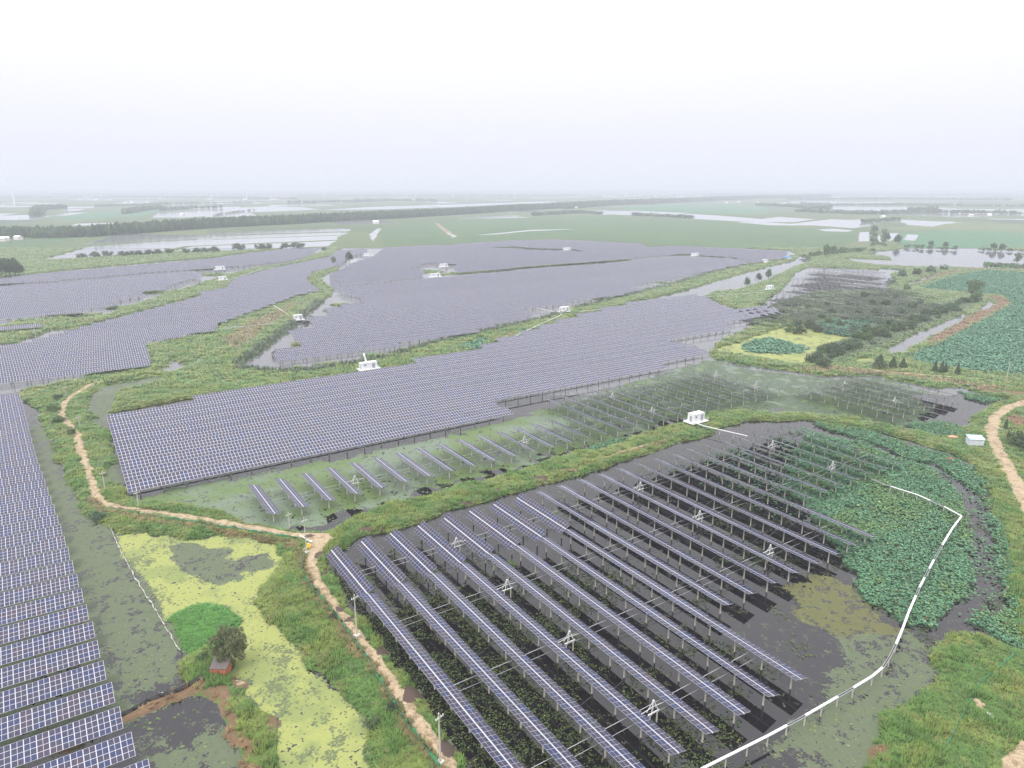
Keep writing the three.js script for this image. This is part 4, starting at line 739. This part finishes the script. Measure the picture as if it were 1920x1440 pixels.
// the poplar belt and the woods behind
{
  seed = 2024;
  const one = (k) => { const cr = leafGeo(150, clumpy(12, 0.6, 0.12, 0.36), 0.16, k ? GREENS.dark : GREENS.mid, 300 + k); const t = rod(V(0, -0.1, 0), V(0, 0.5, 0), 0.05, 5, 0.03).toNonIndexed(); t.deleteAttribute('uv'); const n = t.attributes.position.count; t.setAttribute('color', new THREE.Float32BufferAttribute(new Float32Array(n * 3).fill(0.07), 3)); return mergeGeometries([cr, t]); };
  const kinds = [one(0), one(1)], belt = [[], []], wood = [[], []];
  const at = (list, px, py, df, h, w) => { const [x, f] = gp(px, py); list[rnd() < 0.5 ? 0 : 1].push([x + rr(-4, 4), 0.3, -(f + df + rr(-4, 4)), w * rr(0.85, 1.2), rnd() * 6.28, h * rr(0.78, 1.18), 0, 0, [rr(0.9, 1.4), rr(1, 1.4), rr(0.85, 1.3)]]); };
  const path = [[-60, 451], [0, 447], [100, 447], [180, 444], [260, 438], [400, 428], [560, 420], [640, 415], [760, 409], [860, 403], [960, 396], [1060, 390]];
  for (let k = 1; k < path.length; k++) { const [x0, y0] = path[k - 1], [x1, y1] = path[k], a = gp(x0, y0), b = gp(x1, y1), L = Math.hypot(a[0] - b[0], a[1] - b[1]), n = Math.round(L / 5); for (let i = 0; i < n; i++) for (let r = 0; r < 9; r++) at(belt, lerp(x0, x1, i / n), lerp(y0, y1, i / n), r * 9, 19 - (x0 < 180 ? 3 : 0), 4.2); }
  const path2 = [[1060, 392], [1150, 385], [1250, 381], [1350, 376], [1440, 372], [1560, 370]];
  for (let k = 1; k < path2.length; k++) { const [x0, y0] = path2[k - 1], [x1, y1] = path2[k]; const n = 130; for (let i = 0; i < n; i++) for (let r = 0; r < 4; r++) at(wood, lerp(x0, x1, i / n), lerp(y0, y1, i / n), r * 16, 22, 8); }
  const hedge = (pts, step, rows, h, w) => { for (let k = 1; k < pts.length; k++) { const a = gp(...pts[k - 1]), b = gp(...pts[k]), n = Math.max(1, Math.round(Math.hypot(a[0] - b[0], a[1] - b[1]) / step)); for (let i = 0; i < n; i++) for (let r = 0; r < rows; r++) if (rnd() < 0.8) at(wood, lerp(pts[k - 1][0], pts[k][0], i / n), lerp(pts[k - 1][1], pts[k][1], i / n), r * 10, h, w); } };
  hedge([[1000, 405], [1090, 400], [1130, 403]], 9, 2, 10, 7); hedge([[1190, 405], [1270, 409], [1300, 411]], 10, 2, 10, 7); hedge([[1500, 398], [1600, 402], [1640, 402], [1720, 400], [1920, 402]], 12, 3, 12, 8); hedge([[1420, 386], [1490, 389], [1560, 393]], 14, 3, 14, 9);
  hedge([[1712, 398], [1760, 398]], 10, 4, 18, 9); hedge([[1620, 418], [1660, 415], [1690, 412]], 11, 2, 8, 6); hedge([[1642, 462], [1637, 440], [1640, 424]], 14, 1, 5, 4); hedge([[1657, 462], [1660, 445], [1657, 432]], 14, 1, 5, 4);
  hedge([[1700, 465], [1760, 468], [1930, 473], [2000, 476]], 9, 1, 5, 5); hedge([[60, 406], [70, 394], [120, 392]], 12, 4, 18, 9); hedge([[230, 402], [270, 395], [300, 392]], 12, 3, 16, 9); hedge([[300, 396], [360, 392], [420, 391]], 14, 2, 13, 8);
  hedge([[540, 382], [640, 380], [730, 377], [820, 378]], 18, 3, 15, 10); hedge([[0, 372], [200, 370], [420, 372], [560, 374]], 24, 2, 14, 12); hedge([[400, 405], [450, 398], [480, 394]], 16, 1, 6, 5); hedge([[1480, 375], [1700, 374], [1900, 376]], 22, 3, 14, 12); hedge([[1300, 366], [1600, 364], [1900, 366]], 34, 2, 16, 16); hedge([[100, 365], [500, 364], [900, 364]], 34, 2, 16, 16); hedge([[-50, 361], [600, 360], [1300, 360], [1960, 361]], 60, 2, 22, 26); hedge([[-50, 357], [600, 357], [1300, 357], [1960, 357]], 110, 2, 26, 50); hedge([[560, 368], [900, 368], [1080, 367]], 26, 2, 14, 13); hedge([[1500, 382], [1560, 385], [1700, 385], [1760, 387]], 14, 2, 10, 8); hedge([[1760, 386], [1930, 388]], 14, 2, 10, 8); hedge([[180, 388], [330, 383], [480, 381]], 18, 2, 10, 9);
  hedge([[1560, 478], [1590, 474], [1640, 472]], 7, 2, 6, 5); hedge([[1500, 485], [1540, 478]], 6, 1, 5, 4); hedge([[1860, 502], [1960, 508]], 5, 2, 5, 5);
  for (let k = 0; k < 2; k++) { scatter('poplar_belt', 'long belt of poplars behind the fish ponds', 'woods', kinds[k], mat.leafV, belt[k]); scatter('distant_trees', 'hazy hedges and woods on the far plain', 'woods', kinds[k], mat.leafV, wood[k]); }
}

// ---------------------------------------------------------------- poles, cabins, trays, fences
seed = 31;
const poleTop = M(col(0.85, 0.85, 0.83), 0.5);
function pole(px, py, ty, label, arms = true, block = false) {
  const h = clamp(tall(px, py, ty), 2, 11), g = thing('utility_pole', label, 'pole', P(px, py), PHI + 0.3); g.position.y = landAt(px, py);
  part('shaft', cyl(0.16, 0.1, h + 0.3, 10, -0.3), mat.concrete, g);
  if (arms) {
    const arm = part('crossarm', box(1.5, 0.09, 0.09), mat.galv, g, 0, h - 0.75, 0.12);
    for (const x of [-0.68, -0.3, 0.3, 0.68]) part('insulator', cyl(0.07, 0.05, 0.24, 7), poleTop, arm, x, 0.05, 0);
    part('stay', rod(V(-0.6, h - 0.75, 0.12), V(0, h - 1.3, 0.12), 0.025), mat.galv, g);
  }
  if (block) part('footing', box(0.9, 0.7, 0.9), mat.concrete, g, 0, 0.2, 0);
}
[[670, 1202, 1122, 'concrete pole standing on the dirt track beside the first tracker row', true, true], [826, 1441, 1346, 'concrete pole on the footing where the track leaves the pond', true, true], [576, 1044, 977, 'tall concrete pole on a block at the track junction', true, true], [543, 990, 960, 'shorter concrete pole beside the junction facing the algae pond', true], [198, 924, 888, 'short concrete pole left of the middle array corner', true], [261, 956, 925, 'short concrete pole below the middle array corner', true], [151, 806, 783, 'short pole beside the dark shrub on the left track'], [124, 746, 728, 'pole at the top of the left track'], [68, 636, 618, 'pole beside the ditch at the far left'], [466, 648, 620, 'first pole along the creek from the small pool'], [505, 621, 597, 'second pole along the creek, behind the long white tray'], [538, 599, 574, 'pole beside the short white tray at the creek cabin'], [564, 582, 558, 'pole behind the creek cabin'], [583, 566, 545, 'last pole along the creek toward the arrays'], [1633, 688, 660, 'concrete pole beside the dark conifers at the lotus field', false], [1886, 717, 682, 'leaning concrete pole at the edge of the lotus field', false], [1519, 675, 640, 'thin pole in front of the shrub belt pond', false], [1372, 634, 618, 'short pole at the end of the middle array', false], [1311, 657, 645, 'short pole in grass at the middle array end', false], [168, 590, 578, 'small pole by the far left array corner', false]].forEach((a) => pole(...a));

const cabinMat = M(col(0.74, 0.75, 0.76), 0.55), doorMat = M(col(0.3, 0.31, 0.33), 0.5), louvre = M(col(0.25, 0.26, 0.28), 0.6);
function cabin(px, py, len, label, deck = 1.5) {
  const g = thing('equipment_cabin', label, 'cabin', P(px, py), PHI), w = 2.6, h = 2.7;
  part('deck', box(len + 2.2, 0.22, w + 2), cabinMat, g, 0, deck, 0);
  for (const x of [-len / 2, 0, len / 2]) for (const z of [-1.2, 1.2]) part('leg', cyl(0.17, 0.17, deck + 1, 8, -1), mat.concrete, g, x, 0, z);
  part('body', box(len, h, w), cabinMat, g, 0, deck + 0.11 + h / 2, 0);
  part('roof', box(len + 0.16, 0.12, w + 0.16), mat.white, g, 0, deck + h + 0.17, 0);
  part('handle', box(0.06, 0.2, 0.05), mat.steel, part('door', box(1.3, 2.1, 0.05), doorMat, g, len * 0.27, deck + 1.25, w / 2 + 0.026), 0.5, 0, 0.05); part('vent_grille', box(0.9, 0.7, 0.05), louvre, g, -len * 0.25, deck + 1.9, w / 2 + 0.026); part('door', box(0.05, 2.0, 1.1), doorMat, g, -len / 2 - 0.026, deck + 1.2, 0.2);
  for (const [x0, z0, x1, z1] of [[-len / 2 - 1, w / 2 + 0.9, len / 2 + 1, w / 2 + 0.9], [-len / 2 - 1, -w / 2 - 0.9, -len / 2 - 1, w / 2 + 0.9], [len / 2 + 1, -w / 2 - 0.9, len / 2 + 1, w / 2 + 0.9]]) for (const y of [0.6, 1.1]) part('railing', rod(V(x0, deck + y, z0), V(x1, deck + y, z1), 0.03), mat.white, g);
  for (let k = 0; k <= 4; k++) part('railing_post', cyl(0.03, 0.03, 1.1, 5, deck), mat.white, g, -len / 2 - 1 + k * (len + 2) / 4, 0, w / 2 + 0.9);
  for (let k = 1; k < 6; k++) part('rib', box(0.05, h, 0.03), mat.white, g, -len / 2 + k * len / 6, deck + 0.11 + h / 2, w / 2 + 0.016);
  return g;
}
[[1304, 797, 5.4, 'white cabin on a railed deck at the cross dike'], [691, 697, 7.4, 'white cabin with open bay at the edge of the middle array'], [559, 604, 5, 'white cabin beside the creek with a dark bush below'], [1058, 588, 6, 'white cabin on the reed dike where trays meet'], [413, 508, 8, 'white cabin north of the far left channel'], [418, 528, 6, 'white cabin beside the long tray of the left array'], [832, 503, 8, 'rear white cabin in the clearing of the back arrays'], [816, 522, 9, 'front white cabin in the clearing of the back arrays'], [1063, 471, 10, 'white cabin among the hindmost rows near the plain'], [1303, 482, 10, 'white cabin at the right of the hindmost rows'], [690, 482, 9, 'small white cabin behind the tall dark tree'], [665, 494, 9, 'low white cabin at the foot of the tall dark tree'], [1443, 546, 6, 'white cabin at the edge of the distant tracker field'], [1434, 494, 6, 'small white cabin at the canal end of the reed dike']].forEach(([x, y, l, t]) => cabin(x, y, l, t));
{ const g = thing('blue_shelter', 'bright blue roofed shelter at the canal end', 'shelter', P(1475, 487), PHI); part('wall', box(9, 3, 5, 0, 1.7, 0), cabinMat, g); part('roof', box(10, 0.4, 6, 0, 3.5, 0), M(col(0.05, 0.25, 0.62), 0.5), g); }

// cable trays: white lidded ducts on short posts, some lids missing
function tray(pts, hgt, label, o = {}) {
  const q = pts.map(([x, y]) => P(x, y, hgt)), g = thing('cable_tray', label, 'cable tray', V(q[0].x, 0, q[0].z)), w = o.w || 0.36;
  let run = 0, cut = 0;
  for (let k = 1; k < q.length; k++) {
    const a = q[k - 1].clone().sub(g.position), b = q[k].clone().sub(g.position), L = a.distanceTo(b), n = Math.max(1, Math.round(L / 4.2));
    for (let i = 0; i < n; i++) {
      const u = a.clone().lerp(b, i / n), v = a.clone().lerp(b, (i + 1) / n), bare = o.bare && o.bare.some(([s, e]) => run + i / n * L >= s && run + i / n * L < e);
      const d = v.clone().sub(u).normalize(), side = V(-d.z, 0, d.x).multiplyScalar(w / 2 - 0.03);
      part('side_rail', beam(u.clone().add(side), v.clone().add(side), 0.05, 0.14), mat.galv, g); part('side_rail', beam(u.clone().sub(side), v.clone().sub(side), 0.05, 0.14), mat.galv, g);
      if (!bare) part('lid', beam(u.clone().addScaledVector(d, 0.03).add(V(0, 0.1, 0)), v.clone().addScaledVector(d, -0.03).add(V(0, 0.1, 0)), w, 0.06), mat.tray, g);
      else part('cable', beam(u.clone().add(V(0, 0.02, 0)), v.clone().add(V(0, 0.02, 0)), 0.14, 0.08), mat.dark, g);
      if (!o.noPosts) part('post', cyl(0.11, 0.11, hgt + 0.6, 7, -0.7), mat.concrete, g, u.x, 0, u.z);
    }
    run += L;
  }
}
tray([[1250, 1480], [1320, 1440], [1440, 1380], [1510, 1342], [1600, 1290], [1636, 1268], [1655, 1252], [1668, 1232], [1680, 1208], [1692, 1180], [1703, 1150], [1724, 1102], [1751, 1050], [1767, 1022], [1785, 992], [1803, 968]], 1.75, 'long white cable tray on posts curving round the lotus pond', { bare: [[23, 25], [33, 38], [47, 49.5], [50.5, 52.5], [72, 78], [80, 86], [88, 97]] });
tray([[1803, 968], [1770, 950], [1720, 928], [1670, 912], [1634, 898]], 1.75, 'white cable tray crossing the lotus leaves from the bend', { bare: [[3, 9], [18, 26]] });
tray([[1300, 792], [1320, 799], [1350, 806], [1402, 818]], 2.0, 'white cable tray from the cross dike cabin to the tracker rows');
tray([[1054, 590], [1000, 614], [958, 634]], 1.6, 'white cable tray down the reed dike from its cabin', { noPosts: false }); tray([[1086, 584], [1145, 579]], 1.6, 'short white cable tray along the reed dike'); tray([[1004, 577], [1054, 588]], 1.6, 'white cable tray from the back array to the reed dike cabin');
tray([[405, 617], [460, 612], [521, 606]], 1.4, 'white cable tray across the grass below the left array'); tray([[507, 569], [534, 586], [541, 589]], 1.4, 'slanting white cable tray above the creek cabin'); tray([[536, 605], [554, 603]], 1.4, 'short white cable tray beside the creek cabin');
tray([[428, 526], [460, 515], [492, 504], [560, 497]], 1.5, 'long white cable tray along the left array to its cabin'); tray([[815, 519], [819, 512], [834, 504]], 1.5, 'white cable tray linking the two clearing cabins'); tray([[682, 663], [689, 688]], 1.8, 'white cable tray from the middle array cabin across the channel', { w: 0.7 }); tray([[1322, 557], [1432, 548]], 1.4, 'white cable tray to the distant tracker cabin');

// brick hut
{
  const g = thing('brick_hut', 'small red brick hut with grey roof under the olive tree', 'hut', P(416, 1268), -0.05); g.position.y = landAt(416, 1268) - 0.05;
  const W = 2.6, D = 2.0, Hh = 1.45, br = [M(col(0.42, 0.13, 0.07), 0.9), M(col(0.36, 0.11, 0.06), 0.9), M(col(0.48, 0.17, 0.09), 0.9)], bg = box(0.235, 0.075, 0.06);
  part('wall', box(W - 0.06, Hh, D - 0.06, 0, Hh / 2, 0), M(col(0.32, 0.24, 0.18), 0.95), g);
  const face = [[], [], []];
  for (let j = 0; j < 16; j++) for (let i = 0; i < 11; i++) { const x = -W / 2 + 0.12 + i * 0.236 + (j % 2 ? -0.06 : 0.06), y = 0.06 + j * 0.087; if (Math.hypot(x, y - 0.95) < 0.14) continue; face[Math.floor(rnd() * 3)].push(bg.clone().translate(clamp(x, -W / 2 + 0.12, W / 2 - 0.12), y, D / 2 + rr(-0.008, 0.008))); }
  for (const s of [-1, 1]) for (let j = 0; j < 16; j++) for (let i = 0; i < 8; i++) face[Math.floor(rnd() * 3)].push(bg.clone().rotateY(Math.PI / 2).translate(s * W / 2, 0.06 + j * 0.087, -D / 2 + 0.14 + i * 0.245));
  face.forEach((l, k) => { const m = stuffPart('bricks', merge(l), br[k], g); });
  part('opening', cyl(0.12, 0.12, 0.05, 10).rotateX(Math.PI / 2), mat.dark, g, 0, 0.95, D / 2);
  const roof = box(W + 0.3, 0.1, D + 0.5); roof.rotateX(0.3); part('roof', roof, M(col(0.11, 0.095, 0.09), 0.9), g, 0, Hh + 0.35, -0.1); part('gable', box(W - 0.1, 0.5, 0.1, 0, Hh + 0.1, -D / 2 + 0.1), br[0], g);
}
// blue metal shed
{
  const g = thing('metal_shed', 'pale metal shed with light blue roof beside the dirt road', 'shed', P(1826, 838), -0.12); g.position.y = landAt(1826, 838) - 0.05;
  part('wall', box(4.2, 2.1, 2.4, 0, 1.05, 0), M(col(0.55, 0.58, 0.62), 0.5), g); const r = box(4.5, 0.12, 2.8).rotateX(0.22); part('roof', r, M(col(0.42, 0.62, 0.82), 0.45), g, 0, 2.35, 0);
  for (let k = 0; k < 9; k++) part('seam', box(0.05, 2.05, 0.03), M(col(0.62, 0.65, 0.68), 0.5), g, -1.9 + k * 0.475, 1.04, 1.213); part('side_door', box(0.04, 1.7, 0.9), M(col(0.1, 0.3, 0.45), 0.5), g, 2.12, 0.9, 0.2);
}
// nets and fences
function strip(pts, hgt, name, label, cat, m, o = {}) {
  const q = pts.map(([x, y]) => { const p = P(x, y); p.y = Math.max(o.float ? 0 : -1, o.float ? 0 : landAt(x, y)); return p; }), g = thing(name, label, cat, q[0].clone()), p0 = q[0];
  for (let k = 1; k < q.length; k++) {
    const a = q[k - 1].clone().sub(p0), b = q[k].clone().sub(p0), L = a.distanceTo(b), n = Math.max(2, Math.round(L / (o.step || 1.2))), pos = [], idx = [];
    for (let i = 0; i <= n; i++) {
      const u = a.clone().lerp(b, i / n), wob = o.wob || 0.12, dx = (i && i < n) ? rr(-wob, wob) : 0, dz = (i && i < n) ? rr(-wob, wob) : 0, h = hgt * (o.rag ? rr(1 - o.rag, 1 + o.rag) : 1), t = o.thick || 0.05;
      pos.push(u.x + dx - t, u.y - 0.15, u.z + dz, u.x + dx - t * 0.4, u.y + h, u.z + dz + t, u.x + dx + t, u.y - 0.15, u.z + dz + t);
      if (i) { const s = (i - 1) * 3; for (const [c, d] of [[0, 1], [1, 2], [2, 0]]) idx.push(s + c, s + d, s + 3 + d, s + c, s + 3 + d, s + 3 + c); }
      if (o.posts && i % o.posts === 0) part('post', cyl(0.05, 0.05, hgt + 0.6, 6, -0.3), o.postMat || mat.steel, g, u.x, u.y, u.z);
    }
    const geo = new THREE.BufferGeometry(); geo.setAttribute('position', new THREE.Float32BufferAttribute(pos, 3)); geo.setIndex(idx); geo.computeVertexNormals(); part(o.partName || 'net_panel', geo, m, g);
  }
}
const netGreen = M(col(0.045, 0.22, 0.1), 0.85, { side: THREE.DoubleSide }), netWhite = M(col(0.62, 0.62, 0.58), 0.8, { side: THREE.DoubleSide }), netDark = M(col(0.02, 0.02, 0.022), 0.7, { side: THREE.DoubleSide });
strip([[572, 1048], [566, 1068], [573, 1090], [590, 1115], [612, 1140], [640, 1175], [664, 1208], [690, 1245], [712, 1282], [738, 1325], [765, 1368], [795, 1408], [825, 1450], [850, 1490]], 0.8, 'net_fence', 'sagging green net fence along the dirt track', 'fence', netGreen, { rag: 0.55, posts: 2, step: 0.9, wob: 0.14 });
strip([[209, 955], [225, 962], [300, 972], [400, 988], [500, 1004], [563, 1014]], 0.3, 'track_kerb', 'low grey kerb wall edging the dirt track above the duckweed', 'kerb', M(col(0.4, 0.4, 0.38), 0.9), { thick: 0.12, wob: 0.02, step: 2, partName: 'kerb_stone' });
strip([[209, 958], [300, 975], [400, 991], [500, 1007], [563, 1017]], 0.35, 'picket_line', 'ragged green plants and pickets along the low kerb', 'pickets', netGreen, { rag: 0.8, posts: 2, step: 1.4, wob: 0.3, thick: 0.03 });
strip([[180, 935], [170, 915], [160, 890], [152, 862]], 0.25, 'edge_board', 'pale edging board along the left track', 'edging', netWhite, { wob: 0.03, partName: 'board' });
strip([[207, 987], [214, 1005], [226, 1030], [240, 1058], [252, 1080], [266, 1102], [280, 1126], [296, 1150], [310, 1175], [326, 1200], [340, 1220]], 0.42, 'net_barrier', 'white crumpled net barrier across the duckweed edge', 'net', netWhite, { float: true, rag: 0.35, posts: 3, step: 0.7, wob: 0.16, thick: 0.12 });
strip([[228, 1346], [250, 1333], [276, 1318], [300, 1312], [330, 1303], [355, 1290], [384, 1276]], 0.7, 'cloth_barrier', 'black cloth barrier along the mud dam', 'barrier', netDark, { rag: 0.15, posts: 3, step: 0.8, wob: 0.06, thick: 0.22 });
strip([[438, 1313], [450, 1325], [462, 1350], [480, 1385], [500, 1420], [525, 1470]], 0.16, 'black_hose', 'dark hose lying along the bare footpath below the hut', 'hose', M(col(0.06, 0.045, 0.03), 0.7), { wob: 0.02, thick: 0.08, partName: 'hose' });
strip([[1760, 1430], [1795, 1365], [1812, 1330], [1835, 1290], [1865, 1265], [1900, 1235], [1918, 1200], [1925, 1150]], 0.5, 'net_fence', 'green net fence crossing the rough grass by the sandy corner', 'fence', netGreen, { rag: 0.35, posts: 3, step: 1, wob: 0.06 });
strip([[1912, 1180], [1902, 1120], [1893, 1060], [1884, 1010], [1876, 985], [1866, 960]], 0.8, 'net_fence', 'green net fence between the lotus pond and the road bank', 'fence', netGreen, { rag: 0.25, posts: 3, step: 1, wob: 0.08 });
// odds and ends
function lump(name, label, cat, px, py, w, h, d, m, y0) { const keep = seed; const geo = new THREE.IcosahedronGeometry(0.5, 2), p = geo.attributes.position; for (let i = 0; i < p.count; i++) { const s = 0.75 + 0.5 * vn(p.getX(i) * 3.1 + px, p.getZ(i) * 3.1 + p.getY(i) * 2 + py); p.setXYZ(i, p.getX(i) * s * w, Math.max(-0.3, p.getY(i) * s) * h, p.getZ(i) * s * d); } geo.computeVertexNormals(); const o = new THREE.Mesh(geo, m); o.name = numbered(name); o.position.copy(P(px, py)); o.position.y = (y0 ?? landAt(px, py)) + 0.25 * h; o.userData = { label, category: cat }; o.castShadow = true; scene.add(o); seed = keep; }
lump('plastic_sack', 'white sack lying beside the black cloth barrier', 'sack', 291, 1310, 1.1, 0.5, 0.6, mat.white); lump('plastic_sack', 'second white sack farther along the black cloth barrier', 'sack', 309, 1304, 1.3, 0.6, 0.7, mat.white); lump('foam_float', 'small white float on the mud bank', 'float', 435, 1380, 0.5, 0.4, 0.5, mat.white, 0.05);
lump('tarpaulin', 'orange tarpaulin heap on the lotus bank', 'tarpaulin', 1785, 824, 3.2, 0.6, 1.8, M(col(0.55, 0.25, 0.16), 0.8)); lump('upturned_boat', 'rust red upturned boat among lotus leaves', 'boat', 1782, 863, 2.4, 0.8, 1.1, M(col(0.28, 0.06, 0.04), 0.7), 0.3); lump('stone_slab', 'pale slab lying in the rough grass near the sandy corner', 'slab', 1856, 1352, 0.7, 0.3, 1.6, M(col(0.4, 0.38, 0.38), 0.9));
{ const g = thing('yellow_machine', 'small yellow pump beside the junction pole', 'pump', P(579, 1034), 0.4); g.position.y = landAt(579, 1034); part('body', box(1, 0.6, 0.6, 0, 0.45, 0), M(col(0.75, 0.5, 0.03), 0.5), g); part('tank', cyl(0.25, 0.25, 0.5, 10, 0.75), M(col(0.8, 0.55, 0.05), 0.5), g); part('pipe', rod(V(-0.5, 0.4, 0), V(-1.2, 0.1, 0.3), 0.08), mat.white, g); }
{ const a = P(564, 1013), b = P(583, 1024), g = thing('white_pipe', 'white pipe lying across the track junction', 'pipe', a); g.position.y = landAt(574, 1018) + 0.2; part('pipe', rod(V(0, 0.25, 0), V(b.x - a.x, 0.1, b.z - a.z), 0.13, 8), mat.white, g); part('flange', rod(V(b.x - a.x, 0.1, b.z - a.z), V(b.x - a.x + 0.5, 0.2, b.z - a.z + 0.15), 0.22, 10), mat.white, g); }

// wind turbines on the horizon
const turbMat = M(col(0.8, 0.8, 0.8), 0.5);
function turbine(px, py, hub, spin, label, group) {
  const p = P(px, py), g = thing('wind_turbine', label, 'wind turbine', p, rr(-0.5, 0.5), group), R = hub * 0.45;
  part('tower', cyl(hub * 0.022, hub * 0.012, hub, 12), turbMat, g); part('nacelle', box(4, 4, 11, 0, hub + 1.5, 0), turbMat, g); part('hub', new THREE.SphereGeometry(2.4, 10, 8).translate(0, hub + 1.5, 7), turbMat, g);
  const bl = new THREE.CylinderGeometry(0.4, 1.9, R, 6).scale(1, 1, 0.35).translate(0, R / 2, 0);
  for (let k = 0; k < 3; k++) part('blade', bl, turbMat, g, 0, hub + 1.5, 7.4).rotation.z = spin + k * 2.094;
}
turbine(28, 387, 122, 0.25, 'white wind turbine standing alone before the hazy woods');
[[398, 372], [463, 373], [608, 369], [679, 370], [762, 371], [818, 365], [849, 370], [966, 372], [1061, 366], [1092, 364]].forEach(([x, y], k) => turbine(x, y, 120, k * 0.7, ord(k + 1) + ' faint turbine on the horizon counting from the lone white turbine', 'wind turbines on the horizon'));
// farm houses in the haze
{
  const wallM = M(col(0.7, 0.68, 0.66), 0.9), roofs = [M(col(0.35, 0.12, 0.08), 0.9), M(col(0.3, 0.3, 0.33), 0.9), M(col(0.25, 0.35, 0.5), 0.8)];
  const prism = (w, h, d) => { const s = new THREE.Shape([new THREE.Vector2(-d / 2, 0), new THREE.Vector2(d / 2, 0), new THREE.Vector2(0, h)]); return new THREE.ExtrudeGeometry(s, { depth: w, bevelEnabled: false }).translate(0, 0, -w / 2).rotateY(Math.PI / 2); };
  const spots = [[3, 453], [10, 452], [35, 450], [235, 381], [248, 381], [277, 381], [1067, 391], [1080, 391], [1068, 388], [342, 404], [705, 419], [820, 403], [1362, 381], [1385, 380], [1420, 381], [1470, 384], [1655, 409], [1820, 406], [1855, 405]];
  for (let k = 0; k < 40; k++) spots.push([rr(1090, 1320), rr(364, 371)]); for (let k = 0; k < 30; k++) spots.push([rr(100, 560), rr(367, 376)]);
  spots.forEach(([x, y], k) => { const big = k < 19, w = big ? rr(9, 14) : rr(14, 26), h = big ? 4 : rr(6, 9), g = thing('farm_house', big ? 'small pale farm house by the fields of the far plain' : 'hazy village house on the horizon', 'house', P(x, y), rr(-0.4, 0.4), big ? 'farm houses of the plain' : 'village houses on the horizon'); g.position.y = 0.35; part('wall', box(w, h, 8, 0, h / 2, 0), wallM, g); part('roof', prism(w + 1, 2.6, 9.4), big ? wallM : roofs[k % 3], g, 0, h, 0); });
}
renderer.render(scene, camera);
